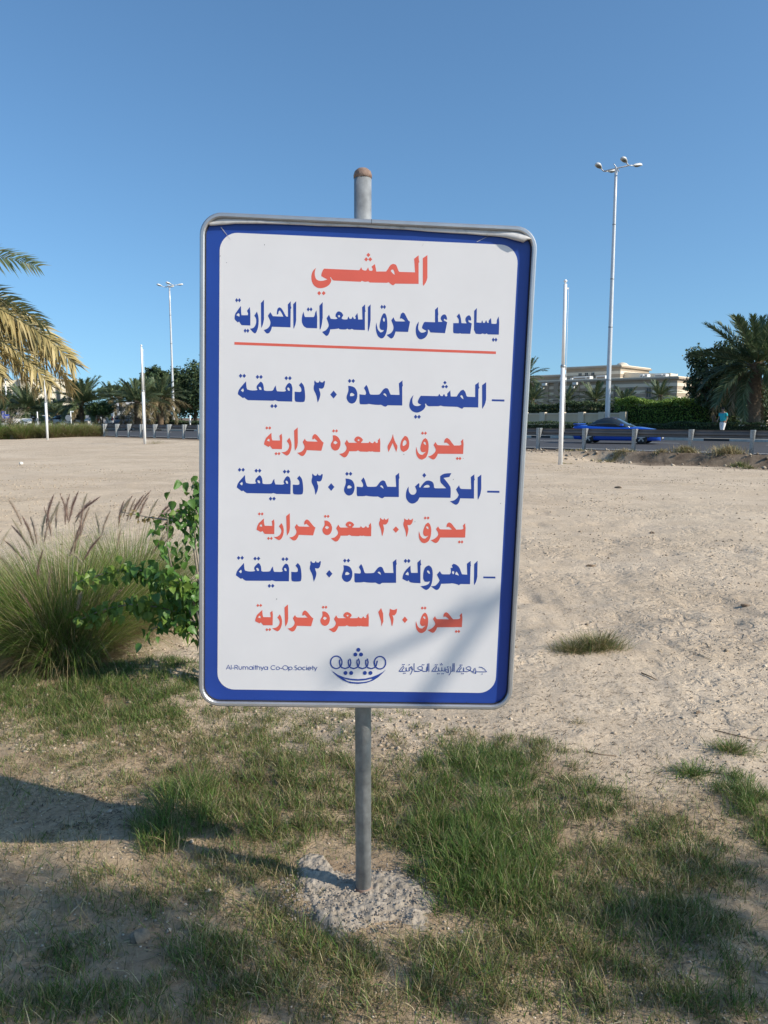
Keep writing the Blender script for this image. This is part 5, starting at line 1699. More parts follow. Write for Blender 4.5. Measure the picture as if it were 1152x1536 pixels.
tree('clipped_tree', 152, 86, 0.5, [(152, 612, 20, 11), (143, 613, 10, 9), (162, 613, 10, 9)], 'small clipped round tree with bright green crown beside the white house', 5000, 0.10, PMID, trunk=0.1)


def hedge(name, A, B, z0, z1, wd, n, size, pal, label, m=M_fol, cat='hedge', seed=3):
    A = Vector(A); B = Vector(B); mid_ = (A + B) / 2
    t = thing(name, (mid_.x, mid_.y, z0), label, cat)
    d = (B - A).to_2d(); Ln = d.length; d.normalize()
    rg = np.random.default_rng(seed)
    u = rg.random(n) * Ln - Ln / 2
    v = (rg.random(n) - 0.5) * wd
    top = (z1 - z0) * (1 + 0.14 * vnoise(u, v, 0.7, seed) * 2 + 0.1 * vnoise(u, v, 2.1, seed + 1))
    s3 = rg.random(n)
    face = rg.random(n)
    z = np.where(face < 0.45, top * (0.92 + 0.12 * rg.random(n)), top * rg.random(n))
    v = np.where((face >= 0.45) & (face < 0.9), -np.sign(0.5 - (rg.random(n) < 0.25)) * wd / 2 * (0.85 + 0.25 * rg.random(n)), v)
    c = np.stack([u * d.x - v * d.y, u * d.y + v * d.x, z], 1)
    nrm = rg.normal(size=(n, 3)) + np.array([0, -0.3, 0.5]); nrm /= np.linalg.norm(nrm, axis=1)[:, None]
    a = np.cross(nrm, rg.normal(size=(n, 3))); a /= np.linalg.norm(a, axis=1)[:, None]; b = np.cross(nrm, a)
    s = size * rg.uniform(0.6, 1.4, n)[:, None]
    V = np.stack([c - a * s, c - b * s * 0.45, c + a * s, c + b * s * 0.45], 1).reshape(-1, 3)
    pal = np.array(pal)
    col = np.repeat((pal[rg.integers(0, len(pal), n)] * rg.uniform(0.75, 1.25, (n, 1)))[:, None], 4, axis=1).reshape(-1, 3)
    link('foliage', np_mesh('foliage', V, np.arange(n * 4).reshape(-1, 4), m, col), t)
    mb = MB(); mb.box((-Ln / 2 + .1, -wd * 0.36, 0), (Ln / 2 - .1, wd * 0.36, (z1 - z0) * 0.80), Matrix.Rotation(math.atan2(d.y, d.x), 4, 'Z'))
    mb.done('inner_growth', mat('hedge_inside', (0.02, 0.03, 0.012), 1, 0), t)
    return t


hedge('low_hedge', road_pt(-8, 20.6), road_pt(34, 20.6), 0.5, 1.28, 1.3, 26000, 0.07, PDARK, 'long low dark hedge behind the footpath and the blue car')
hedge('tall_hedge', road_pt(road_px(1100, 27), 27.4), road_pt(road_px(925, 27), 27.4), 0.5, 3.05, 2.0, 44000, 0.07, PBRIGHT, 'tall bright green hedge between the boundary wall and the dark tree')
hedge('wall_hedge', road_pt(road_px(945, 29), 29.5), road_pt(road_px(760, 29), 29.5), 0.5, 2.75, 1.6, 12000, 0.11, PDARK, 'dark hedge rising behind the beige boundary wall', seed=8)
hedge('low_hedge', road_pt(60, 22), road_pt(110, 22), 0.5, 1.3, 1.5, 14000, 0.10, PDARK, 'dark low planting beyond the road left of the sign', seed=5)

# boundary wall with panels and piers
t0, t1 = float(road_px(935, 26)), float(road_px(735, 26))
wp = road_pt(t0, 26, 0.5)
wall = thing('boundary_wall', wp, 'low beige panelled wall with piers in front of the striped building', 'wall', rz=ang)
M_wall = mat('beige_wall', (0.58, 0.48, 0.34), 0.9, 0, 0.08, 1.2)
M_pier = mat('beige_pier', (0.62, 0.54, 0.42), 0.9, 0, 0.06, 1.2)
Lw = t1 - t0
nb = 7
for i in range(nb):
    x0 = Lw * i / nb; x1 = Lw * (i + 1) / nb
    MB().box((x0 + 0.26, -0.08, -0.1), (x1 - 0.26, 0.08, 1.42)).done('wall_panel', M_wall, wall)
    MB().box((x0 + 0.26, -0.14, 1.42), (x1 - 0.26, 0.14, 1.54)).done('coping', M_pier, wall)
for i in range(nb + 1):
    MB().box((Lw * i / nb - 0.25, -0.2, -0.1), (Lw * i / nb + 0.25, 0.2, 1.62)).done('pier', M_pier, wall)

# roadside dry grass clumps in front of the rail at far left
for i, (px, Y, h, lab) in enumerate(((-12, 59, 1.15, 'rounded green roadside grass clump cut by the left edge'), (12, 60, 1.1, 'roadside grass clump beside the bare shrub'), (36, 59.5, 1.15, 'dark green roadside grass clump right of the bare shrub'), (58, 60, 1.05, 'roadside grass clump left of the thin flagpole'),
                                      (82, 59.5, 1.1, 'roadside grass clump right of the thin flagpole'), (104, 60, 1.0, 'yellowing roadside grass clump'), (126, 60.5, 1.0, 'straw coloured roadside grass clump nearest the end of the row'), (140, 61, 0.85, 'last small green clump at the end of the roadside row'))):
    p = atY(px, 655, Y)
    fountain(p.x, Y, 1.15, h * 1.45, 3600, 0, lab, 0.25 + 0.05 * i, detail=False, wid=0.018)['group'] = 'grass clumps along the left roadside'
small_tuft('dry_weed', 232, 667, 0.9, 0.45, 500, (0.5, 2, 5), 'dry weed at the foot of the flagpole beside the lamp', 'weed', flat=0.8)

# ------------------------------------------------------------------ dry growth and rubble on the cut bank
def bank_bush(px, s, rx, h, n, mix, label, name='dry_bush'):
    t_ = float(road_px(px, s)); p = road_pt(t_, s, 0)
    r = np.abs(RNG.normal(0, 0.5, n)); a = RNG.random(n) * 6.28
    x = rx * r * np.cos(a); y = 0.5 * rx * r * np.sin(a)
    z = gz(x + p.x, y + p.y) - 0.02
    me = blade_mesh(name, np.stack([x, y, z], 1), h * RNG.uniform(0.3, 1.1, n), RNG.uniform(0.008, 0.018, n), RNG.random(n) * 6.28, np.abs(RNG.normal(0.6, 0.5, n)), RNG.uniform(0, 1.3, n), pick(n, *mix), M_straw, K=3, face=RNG.random(n) * 6.28)
    tag(link(name, me, loc=(p.x, p.y, 0)), label, 'dry bush')


bank_bush(1095, -1.2, 0.7, 0.45, 2200, (0.3, 1, 5), 'reddish dry bush on the cut bank below the rightmost rail post')
bank_bush(1030, -1.2, 0.55, 0.4, 1600, (0.3, 1, 6), 'brown dry bush on the cut bank below the guard rail')
bank_bush(995, -1.6, 0.35, 0.22, 700, (0, 1, 6), 'small brown bush on the pale edge of the bank')
bank_bush(925, -1.9, 0.9, 0.22, 1500, (0.2, 2, 5), 'flat straw coloured weeds on the bank below the car')
bank_bush(870, -1.0, 0.8, 0.16, 700, (0.4, 2, 4), 'thin dry weeds at the foot of the rail left of the car')
bank_bush(1128, -3.0, 0.3, 0.2, 400, (1, 3, 3), 'small greenish weed on the sand below the bank at right')
bank_bush(848, -5.0, 0.5, 0.08, 500, (0.5, 3, 4), 'flat weeds round the foot of the tall flagpole')
bank_bush(1113, -2.2, 0.4, 0.28, 700, (2, 3, 2), 'greenish bush at the foot of the cut bank')
n = 380
tt_ = RNG.uniform(-4, 10, n); ss_ = RNG.uniform(-3.2, -0.4, n)
x = RP[0] + RU[0] * tt_ + RN[0] * ss_; y = RP[1] + RU[1] * tt_ + RN[1] * ss_
c = np.where(RNG.random((n, 1)) < 0.6, np.array([[0.5, 0.42, 0.32]]), np.array([[0.22, 0.17, 0.12]])) * RNG.uniform(0.6, 1.2, (n, 1))
tag(link('bank_rubble', scatter_crumbs('bank_rubble', x, y, 0.02 + 0.09 * RNG.random(n) ** 3, c, M_peb)), 'lumps of sand and rubble on the cut bank under the rail', kind='stuff')

# ------------------------------------------------------------------ striped stone building on the right
BC = np.array([35.9, 95.0])
bld = thing('striped_building', (BC[0], BC[1], 0.5), 'long two-tone striped stone building with flat roofs behind the small palms', 'building')
bld.rotation_euler = (0, 0, ang)
# local: x = along the road to the left, -y = away from the road
M_stA = mat('pale_stone', (0.70, 0.62, 0.49), 0.9, 0, 0.06, 0.8)
M_stB = mat('grey_brown_stone', (0.37, 0.305, 0.23), 0.9, 0, 0.06, 0.8)
M_corn = mat('brown_cornice', (0.36, 0.29, 0.22), 0.85, 0, 0.08, 1)
M_dark = mat('dark_window_glass', (0.03, 0.035, 0.04), 0.15, 0, 0.2, 1)
M_frm = mat('window_surround', (0.30, 0.25, 0.20), 0.8, 0, 0.1, 1)
M_ac = mat('white_metal_box', (0.72, 0.72, 0.70), 0.5, 0.1, 0.06, 1)


def zb_(py, Y): return zY(py, Y) - 0.5


def wing(x0, x1, y0, y1, z0, z1, course=0.42, par=None, cornice=True):
    """block of alternating stone courses; y negative = away"""
    n = max(1, round((z1 - z0) / course)); c = (z1 - z0) / n
    core = MB().box((x0 + 0.06, y0 + 0.06, z0), (x1 - 0.06, y1 - 0.06, z1 - 0.02)).done('wall', M_stB, par or bld)
    for i in range(n):
        if i % 2 == 0:
            MB().box((x0, y0, z0 + i * c), (x1, y1, z0 + (i + 1) * c - 0.01)).done('stone_course', M_stA, par or bld)
        else:
            MB().box((x0 + 0.035, y0 + 0.035, z0 + i * c + .002), (x1 - 0.035, y1 - 0.035, z0 + (i + 1) * c - 0.012)).done('stone_course', M_stB, par or bld)
    if cornice:
        MB().box((x0 - 0.25, y0 - 0.25, z1 - 0.001), (x1 + 0.25, y1 + 0.25, z1 + 0.22)).done('cornice', M_corn, par or bld)
        MB().box((x0 - 0.12, y0 - 0.12, z1 + 0.221), (x1 + 0.12, y1 + 0.12, z1 + 0.36)).done('parapet', M_stA, par or bld)


ztop = zb_(564, 95) - 0.36
wing(0, 45, -14, 0, 0, ztop)
# the second storey, set back
z2 = zb_(547.5, 106) - 0.30
wing(10, 18.2, -16, -6, ztop + 0.37, z2)
z3 = zb_(562, 112) - 0.30
wing(18.3, 28, -15, -6.5, ztop + 0.37, z3)
# sloping stair walls at the right end of the upper storey
for yy in (-7.2, -9.6):
    MB().prism([(3.6, ztop + 0.37), (10.0, ztop + 0.37), (10.0, ztop + 1.5), (5.6, z2 - 0.95), (3.6, z2 - 0.95)], yy - 0.25, yy).done('stair_wall', M_stA, bld)
MB().prism([(5.7, ztop + 0.40), (10.0, ztop + 0.40), (10.0, ztop + 1.4), (5.9, z2 - 1.1)][::1], -9.59, -7.46).done('stair_slab', M_stB, bld)
MB().box((3.6, -9.59, ztop + 0.38), (5.6, -7.46, z2 - 1.0)).done('stair_tower', M_stA, bld)


def bx(px, w=0.0):
    """local x on the facade plane at depth w seen at image column px"""
    k = (px - 576) / FPX * 0.9925
    a = BC + RN * w
    return (k * a[1] - a[0]) / (RU[0] - k * RU[1])


def bwin(px0, px1, py0, py1, w=0.0, frame_=True):
    xa, xb_ = bx(px1, w), bx(px0, w)
    Y = BC[1] + RN[1] * w + RU[1] * (xa + xb_) / 2
    za, zc_ = zb_(py1, Y), zb_(py0, Y)
    f = None
    if frame_:
        mb = MB()
        e = 0.16
        mb.box((xa - e, -w - 0.02, za - e), (xa, -w + 0.08, zc_ + e)); mb.box((xb_, -w - 0.02, za - e), (xb_ + e, -w + 0.08, zc_ + e))
        mb.box((xa, -w - 0.02, zc_), (xb_, -w + 0.08, zc_ + e)); mb.box((xa, -w - 0.02, za - e), (xb_, -w + 0.10, za))
        f = mb.done('window', M_frm, bld)
    o = MB().box((xa, -w - 0.02, za), (xb_, -w + 0.03, zc_)).done('window_pane' if f else 'window', M_dark, f or bld)
    mb = MB(); xm = (xa + xb_) / 2
    mb.box((xm - 0.04, -w + 0.031, za), (xm + 0.04, -w + 0.05, zc_)); mb.box((xa, -w + 0.031, (za + zc_) / 2 - .03), (xb_, -w + 0.049, (za + zc_) / 2 + .03))
    mb.done('glazing_bar', M_frm, f or bld)


for q in ((853.5, 858.5, 584, 597), (942, 947.5, 583, 592), (968.5, 975, 582, 596), (995, 1001, 581, 589), (804, 809, 586, 592), (920.5, 923.5, 581, 598)):
    bwin(*q)
for q in ((866, 870.5, 560, 564), (875.5, 880, 559.5, 564), (885, 889.5, 559, 567)):
    bwin(*q, w=6.0, frame_=False)
for px in (819, 834, 865, 881):
    x = bx(px); MB().box((x - 0.35, -0.05, 0), (x + 0.35, 0.22, ztop - 0.02)).done('pilaster', M_stB, bld)
mb = MB()
for px0, px1, py0, py1, w_ in ((858, 877, 564.5, 569.5, 2.5), (877.5, 883, 564, 570, 2.4), (838, 843.5, 566, 570, 2.0), (853.5, 857, 567, 570, 2.2), (892, 906, 563, 568, 3.0), (957, 962, 561.5, 565, 2.5), (964, 968.5, 561, 565, 2.5), (979, 990, 561, 564, 2.5), (991, 996, 560.5, 564, 2.4)):
    xa, xb_ = bx(px1, w_), bx(px0, w_)
    Y = BC[1] + RN[1] * w_ + RU[1] * xa
    zt = zb_(py0, Y)
    o = MB().box((xa, -w_ - 1.0, ztop + 0.37), (xb_, -w_, zt), bevel=0.04).done('roof_unit', M_ac, bld)
    MB().box((xa + 0.1, -w_ + 0.001, ztop + 0.55), (xb_ - 0.1, -w_ + 0.02, zt - 0.15)).done('grille', M_frm, o)
for px in (820, 865.5):
    x = bx(px)
    mb = MB(); mb.tube([(x, 0.2, ztop - 0.3), (x, 0.9, ztop - 0.1)], 0.05, 6)
    mb.box((x - 0.35, 0.75, ztop - 0.35), (x + 0.25, 1.15, ztop - 0.05)); mb.box((x + 0.1, 0.7, ztop - 0.8), (x + 0.45, 1.0, ztop - 0.5))
    mb.done('floodlight', M_ac, bld)
# dome cap on the second storey
MB().lathe([(0.9, z2 + 0.36), (0.85, z2 + 0.5), (0.55, z2 + 0.75), (0.15, z2 + 0.85)], 12, Matrix.Translation((8.5 + 2.6, -9, 0))).done('roof_dome', M_stA, bld)
# lower wing hidden by the trees
wing(-9, -0.3, -18, -5, 0, ztop - 1.0)

# ------------------------------------------------------------------ cream villa and white house on the left
M_cream = mat('cream_render', (0.74, 0.66, 0.52), 0.9, 0, 0.04, 0.5)
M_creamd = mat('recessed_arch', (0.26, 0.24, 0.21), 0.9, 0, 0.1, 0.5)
M_whr = mat('white_render', (0.72, 0.72, 0.72), 0.85, 0, 0.05, 0.7)
VY = 132
vo = atY(50, 600, VY)
villa = thing('villa', (vo.x, VY, 0.5), 'cream villa with tall recessed arches behind the palms at far left', 'building')


def vx(px, Y=VY): return atY(px, 600, Y).x - vo.x


def vz(py, Y=VY): return zY(py, Y) - 0.5


def arch_poly(x0, x1, z0, z1, n=10):
    r = (x1 - x0) / 2; cx_ = (x0 + x1) / 2
    return [(x0, z0), (x1, z0)] + [(cx_ + r * math.cos(math.pi * k / n), z1 - r + r * math.sin(math.pi * k / n)) for k in range(n + 1)]


# the face looks towards the sun: turned a little to the right
Mv = Matrix.Rotation(R(28), 4, 'Z')
MB().box((vx(34), 0, 0), (vx(112), 12, vz(570)), Mv).done('wall', M_cream, villa)
MB().box((vx(34) - .2, -0.25, vz(570) + .001), (vx(112) + .2, 12.2, vz(567.5)), Mv).done('parapet', M_cream, villa)
MB().box((vx(-60), 1.5, 0), (vx(33.9), 13, vz(570)), Mv).done('side_wing', M_cream, villa)
MB().box((vx(-60), 1.1, vz(580)), (vx(33), 1.49, vz(577)), Mv).done('ledge', M_cream, villa)
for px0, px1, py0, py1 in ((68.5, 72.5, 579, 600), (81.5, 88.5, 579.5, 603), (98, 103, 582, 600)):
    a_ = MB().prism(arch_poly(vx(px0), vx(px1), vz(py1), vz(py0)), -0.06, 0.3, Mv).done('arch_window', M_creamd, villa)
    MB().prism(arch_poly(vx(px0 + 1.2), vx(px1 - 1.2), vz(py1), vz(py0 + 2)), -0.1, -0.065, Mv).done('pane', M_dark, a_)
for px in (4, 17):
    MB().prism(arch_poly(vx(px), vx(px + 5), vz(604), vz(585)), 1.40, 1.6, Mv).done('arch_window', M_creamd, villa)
for px, s_ in ((78, 1.0), (83, 0.6), (60, .8)):
    MB().box((vx(px) - s_ / 2, 3, vz(567.4)), (vx(px) + s_ / 2, 4, vz(565.5)), Mv).done('roof_unit', M_ac, villa)
# house with gable and arch
HY = 112
ho = atY(185, 620, HY)
house = thing('white_house', (ho.x, HY, 0.5), 'small white house with gabled arched porch under the skirted palm', 'building')
hx = lambda px: atY(px, 620, HY).x - ho.x
hz = lambda py: zY(py, HY) - 0.5
MB().box((hx(166), 1.5, 0), (hx(201), 10, hz(609))).done('wall', mat('blue_white_render', (0.55, 0.58, 0.62), 0.9, 0, 0.05, 0.7), house)
MB().prism([(hx(163), hz(609)), (hx(203), hz(609)), (hx(188), hz(601)), (hx(176), hz(601))], 1.2, 10.4).done('roof', M_whr, house)
MB().prism([(hx(176), 0), (hx(199), 0), (hx(199), hz(618)), (hx(190), hz(614)), (hx(183), hz(614)), (hx(176), hz(620))], 0.3, 1.45).done('porch', M_whr, house)
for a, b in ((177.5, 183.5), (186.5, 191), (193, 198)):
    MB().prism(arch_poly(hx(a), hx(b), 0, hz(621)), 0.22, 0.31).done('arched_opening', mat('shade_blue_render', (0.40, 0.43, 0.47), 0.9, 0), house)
wl = thing('garden_wall', (hx(100) + ho.x, HY - 4, 0.5), 'white and grey garden wall running beside the white house', 'wall')
wlx = lambda px: atY(px, 620, HY - 4).x - wl.location.x
MB().box((wlx(128), 0, 0), (wlx(163), 0.4, zY(623, HY - 4) - 0.5)).done('wall_section', mat('grey_blue_wall', (0.42, 0.44, 0.47), 0.9, 0), wl)
MB().box((wlx(204), 0, 0), (wlx(213), 0.4, zY(620, HY - 4) - 0.5)).done('wall_section', M_whr, wl)
MB().box((wlx(232), 0, 0), (wlx(246), 0.4, zY(620, HY - 4) - 0.5)).done('wall_section', M_whr, wl)
MB().box((wlx(246.5), 0.1, 0), (wlx(262), 0.5, zY(622, HY - 4) - 0.5)).done('wall_section', mat('beige_grey_wall', (0.40, 0.37, 0.33), 0.9, 0), wl)
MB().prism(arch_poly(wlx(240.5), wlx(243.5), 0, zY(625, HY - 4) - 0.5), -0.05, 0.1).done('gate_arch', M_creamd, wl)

# ------------------------------------------------------------------ cars
M_tyre = mat('tyre_rubber', (0.025, 0.025, 0.025), 0.8, 0)
M_rim = mat('alloy_rim', (0.45, 0.46, 0.48), 0.3, 0.8)
M_glass = mat('car_glass', (0.03, 0.04, 0.05), 0.08, 0, 0.05, 2, spec=0.8)
M_hlamp = mat('headlamp', (0.75, 0.76, 0.78), 0.12, 0.1, 0.03, 5)
M_tlamp = mat('tail_lamp', (0.35, 0.02, 0.02), 0.2, 0)
M_trim = mat('black_trim', (0.02, 0.02, 0.022), 0.5, 0)


def car(loc, rz, paint, roofm, label, group, st_low, st_roof, wheels, wr, hw_, spoiler=False, name='parked_car', glass_front=None, cat='car'):
    """st_low: x, z_bottom, z_side, z_top, half width; st_roof: x, z, half width (greenhouse from belt up)"""
    t = thing(name, loc, label, cat, group, rz)
    mb = MB(); rings = []
    for x, zb, zs, zt, w_ in st_low:
        w2 = w_ * 0.93
        rings.append([(x, -w2, zb), (x, -w_, zb + 0.12), (x, -w_, zs), (x, -w_ * 0.93, zt - 0.02), (x, -w_ * 0.6, zt + 0.02), (x, 0, zt + 0.035), (x, w_ * 0.6, zt + 0.02), (x, w_ * 0.93, zt - 0.02), (x, w_, zs), (x, w_, zb + 0.12), (x, w2, zb)])
    mb.loft(rings); body = mb.done('body', paint, t)
    # greenhouse: glass shell plus roof skin
    mb = MB(); rings = []
    for x, z0, z1, w0, w1 in st_roof:
        rings.append([(x, -w0, z0), (x, -w1, z1 - 0.03), (x, -w1 * 0.75, z1), (x, 0, z1 + 0.015), (x, w1 * 0.75, z1), (x, w1, z1 - 0.03), (x, w0, z0)])
    mb.loft(rings); mb.done('windows', M_glass, t)
    mb = MB(); rings = []
    mid_ = [q for q in st_roof if q[2] - q[1] > 0.25]
    for x, z0, z1, w0, w1 in mid_:
        rings.append([(x, -w1 - 0.012, z1 - 0.10), (x, -w1 * 0.97, z1 - 0.01), (x, -w1 * 0.72, z1 + 0.02), (x, 0, z1 + 0.032), (x, w1 * 0.72, z1 + 0.02), (x, w1 * 0.97, z1 - 0.01), (x, w1 + 0.012, z1 - 0.10), (x, 0, z1 - 0.08)])
    mb.loft(rings); mb.done('roof', roofm, t)
    Rx = Matrix.Rotation(R(90), 4, 'X')
    for x in wheels:
        for sgn in (-1, 1):
            wh = thing('wheel', (x, sgn * (hw_ - 0.10), wr), None, None); wh.parent = t
            if 'label' in wh: del wh['label']
            MB().lathe([(wr * 0.62, -0.11), (wr * 0.95, -0.11), (wr, -0.07), (wr, 0.07), (wr * 0.95, 0.11), (wr * 0.62, 0.11)], 20, Rx).done('tyre', M_tyre, wh)
            mb = MB(); mb.lathe([(wr * 0.66, -0.1), (wr * 0.66, 0.1)], 20, Rx)
            mb.done('wheel_well', M_trim, wh)
            mb = MB()
            for k in range(5):
                a = k * 2 * math.pi / 5
                Mk = Matrix.Rotation(a, 4, 'Y')
                mb.box((-0.035, sgn * 0.101 - 0.01, 0), (0.035, sgn * 0.101 + 0.012, wr * 0.64), Mk)
            mb.lathe([(0.07, -0.12), (0.07, 0.12)], 10, Rx)
            mb.done('rim', M_rim, wh)
            # arch lip
            mb = MB(); pts = [(x + (wr + 0.045) * math.cos(a), sgn * hw_ * 0.995, wr + (wr + 0.045) * math.sin(a)) for a in [math.pi * k / 10 for k in range(11)]]
            mb.tube(pts, 0.03, 5); mb.done('wheel_arch', M_trim, t)
    xf = st_low[-1][0]; xr = st_low[0][0]; zf = st_low[-1][3]
    for sgn in (-1, 1):
        y0 = sgn * hw_ * 0.72
        MB().box((xf - 0.28, y0 - 0.18, zf - 0.17), (xf + 0.02, y0 + 0.18, zf - 0.04), bevel=0.02).done('headlight', M_hlamp, t)
        MB().box((xr - 0.02, y0 - 0.18, st_low[0][3] - 0.22), (xr + 0.12, y0 + 0.18, st_low[0][3] - 0.06), bevel=0.02).done('tail_light', M_tlamp, t)
    MB().box((xf - 0.06, -0.5, zf - 0.42), (xf + 0.015, 0.5, zf - 0.2), bevel=0.02).done('grille', M_trim, t)
    MB().box((xf - 0.02, -0.26, st_low[-1][1] + 0.10), (xf + 0.025, 0.26, st_low[-1][1] + 0.21)).done('number_plate', M_hlamp, t)
    xm = st_roof[-2][0] - 0.05
    for sgn in (-1, 1):
        MB().box((xm - 0.12, sgn * (hw_ * 0.98), st_roof[0][1] + 0.02), (xm + 0.06, sgn * (hw_ * 0.98) + sgn * 0.18, st_roof[0][1] + 0.15), bevel=0.03).done('mirror', paint, t)
    if spoiler:
        MB().box((xr + 0.02, -hw_ * 0.85, st_low[1][3] + 0.06), (xr + 0.34, hw_ * 0.85, st_low[1][3] + 0.11), bevel=0.02).done('spoiler', paint, t)
    return t


M_cblue = mat('metallic_blue_paint', (0.010, 0.09, 0.52), 0.3, 0.2, 0.05, 2, coat=0.6)
M_croof = mat('dark_soft_top', (0.02, 0.022, 0.04), 0.5, 0)
low_sport = [(-2.30, 0.38, 0.72, 0.90, 0.74), (-2.18, 0.22, 0.74, 0.97, 0.88), (-1.7, 0.20, 0.74, 0.97, 0.93), (-0.9, 0.17, 0.72, 0.93, 0.94), (0.0, 0.17, 0.70, 0.90, 0.94), (0.8, 0.17, 0.70, 0.90, 0.94), (1.3, 0.18, 0.70, 0.88, 0.94), (1.8, 0.18, 0.66, 0.80, 0.93), (2.15, 0.18, 0.58, 0.72, 0.88), (2.36, 0.20, 0.48, 0.62, 0.72)]
roof_sport = [(-1.6, 0.93, 0.97, 0.75, 0.6), (-1.1, 0.93, 1.24, 0.80, 0.60), (-0.65, 0.92, 1.38, 0.82, 0.60), (-0.25, 0.90, 1.41, 0.83, 0.60), (0.02, 0.90, 1.36, 0.83, 0.62), (0.48, 0.89, 1.10, 0.83, 0.68), (0.90, 0.88, 0.92, 0.80, 0.72)]
cp = atY(927, 640, 42.5)
car((cp.x, 42.5, ROAD_Z + 0.004), ang + math.pi + R(12), M_cblue, M_croof, 'bright blue low sports coupe with dark roof driving behind the guard rail', None, low_sport, roof_sport, (-1.42, 1.42), 0.335, 0.93, spoiler=True, name='sports_car')

M_cwhite = mat('white_car_paint', (0.78, 0.78, 0.78), 0.25, 0, 0.02, 2, coat=0.5)
M_cgrey = mat('grey_blue_car_paint', (0.16, 0.20, 0.25), 0.3, 0.3, 0.04, 2, coat=0.5)
M_cdark = mat('dark_car_paint', (0.03, 0.035, 0.045), 0.3, 0.2, 0.04, 2, coat=0.5)
low_suv = [(-2.35, 0.5, 0.9, 1.08, 0.85), (-2.2, 0.35, 0.95, 1.12, 0.95), (-1.0, 0.32, 0.95, 1.12, 0.97), (0.6, 0.32, 0.95, 1.10, 0.97), (1.2, 0.34, 0.92, 1.08, 0.97), (2.1, 0.36, 0.85, 1.02, 0.94), (2.35, 0.42, 0.75, 0.92, 0.84)]
roof_suv = [(-2.2, 1.10, 1.15, 0.88, 0.8), (-2.0, 1.10, 1.72, 0.90, 0.74), (-0.8, 1.10, 1.80, 0.90, 0.74), (0.2, 1.10, 1.76, 0.90, 0.74), (0.6, 1.09, 1.5, 0.90, 0.78), (1.15, 1.08, 1.12, 0.88, 0.8)]
low_sed = [(-2.25, 0.4, 0.75, 0.92, 0.78), (-2.1, 0.26, 0.78, 0.98, 0.88), (-1.0, 0.24, 0.78, 0.95, 0.9), (0.8, 0.24, 0.76, 0.93, 0.9), (1.3, 0.24, 0.74, 0.90, 0.9), (2.0, 0.26, 0.68, 0.82, 0.87), (2.25, 0.3, 0.55, 0.70, 0.75)]
roof_sed = [(-1.85, 0.95, 1.0, 0.8, 0.68), (-1.2, 0.95, 1.36, 0.82, 0.62), (-0.3, 0.95, 1.45, 0.82, 0.62), (0.3, 0.94, 1.42, 0.82, 0.62), (1.2, 0.92, 0.95, 0.82, 0.7)]


def parked(px, Y, rz, paint, label, suv=False, zb=0.52):
    p = atY(px, 640, Y)
    return car((p.x, Y, zb), rz, paint, paint, label, 'cars parked beyond the road at left', low_suv if suv else low_sed, roof_suv if suv else roof_sed, (-1.4, 1.42), 0.36 if suv else 0.32, 0.96 if suv else 0.9)


parked(36, 89, R(-68), M_cwhite, 'white off-road car facing the lot just right of the blue road sign', True)
parked(2, 90, R(-75), M_cwhite, 'white car cut by the left edge beside the blue road sign')
parked(62, 93, R(-10), M_cwhite, 'low white car between the off-road car and the thin flagpole')
parked(99, 91, R(-35), M_cdark, 'dark car left of the little white sign post')
parked(110, 90, R(-20), M_cwhite, 'white car partly behind roadside grass, right of the white sign post')
parked(180, 95, R(170), M_cgrey, 'grey blue car parked in front of the white house')
# box van
p = atY(158, 636, 94)
t = thing('van', (p.x, 94, 0.52), 'white van seen from behind under the clipped round tree', 'van')
MB().box((-0.95, 0, 0.45), (0.95, 4.5, 1.95), bevel=0.12).done('body', M_cwhite, t)
MB().box((-0.75, -0.02, 1.25), (0.75, 0.03, 1.7), bevel=0.01).done('rear_window', M_glass, t)
MB().box((-0.55, -0.03, 0.75), (0.55, 0.02, 0.98)).done('number_plate', M_hlamp, t)
for sgn in (-1, 1):
    MB().box((sgn * 0.86 - 0.08, -0.03, 0.8), (sgn * 0.86 + 0.08, 0.05, 1.3), bevel=0.02).done('tail_light', M_tlamp, t)
    for y in (0.8, 3.6):
        MB().lathe([(0.33, -0.1), (0.34, 0), (0.33, 0.1)], 16, Matrix.Translation((sgn * 0.82, y, 0.33)) @ Matrix.Rotation(R(90), 4, 'Y')).done('wheel', M_tyre, t)

# ------------------------------------------------------------------ small roadside furniture on the left
M_signb = mat('road_sign_blue', (0.03, 0.08, 0.45), 0.45, 0)
p = atY(9, 640, 70); zb = 0.3
t = thing('road_sign', (p.x, 70, zb), 'blue and white road sign of two panels behind the bare shrub', 'road sign')
sx = lambda px: atY(px, 625, 70).x - p.x
sz = lambda py: zY(py, 70) - zb
MB().tube([(0, 0.04, -.3), (0, 0.04, sz(617))], 0.04, 8).done('post', M_galv, t)
a_ = MB().box((sx(3), -0.02, sz(627.5)), (sx(7), 0.0, sz(617))).done('sign_panel', M_signb, t)
mb = MB(); mb.box((sx(4.3), -0.026, sz(627)), (sx(4.9), -0.021, sz(620))); mb.prism([(sx(3.6), sz(621)), (sx(6.2), sz(621)), (sx(5.0), sz(618.4))], -0.026, -0.021)
mb.done('white_arrow', M_line, a_)
b2 = MB().box((sx(7.3), -0.02, sz(627.5)), (sx(14), 0.0, sz(621.5))).done('sign_panel', M_signb, t)
mb = MB(); mb.box((sx(8), -0.026, sz(625)), (sx(13.3), -0.021, sz(624.2))); mb.box((sx(8), -0.026, sz(626.8)), (sx(12), -0.021, sz(626.1)))
mb.done('white_bar', M_line, b2)
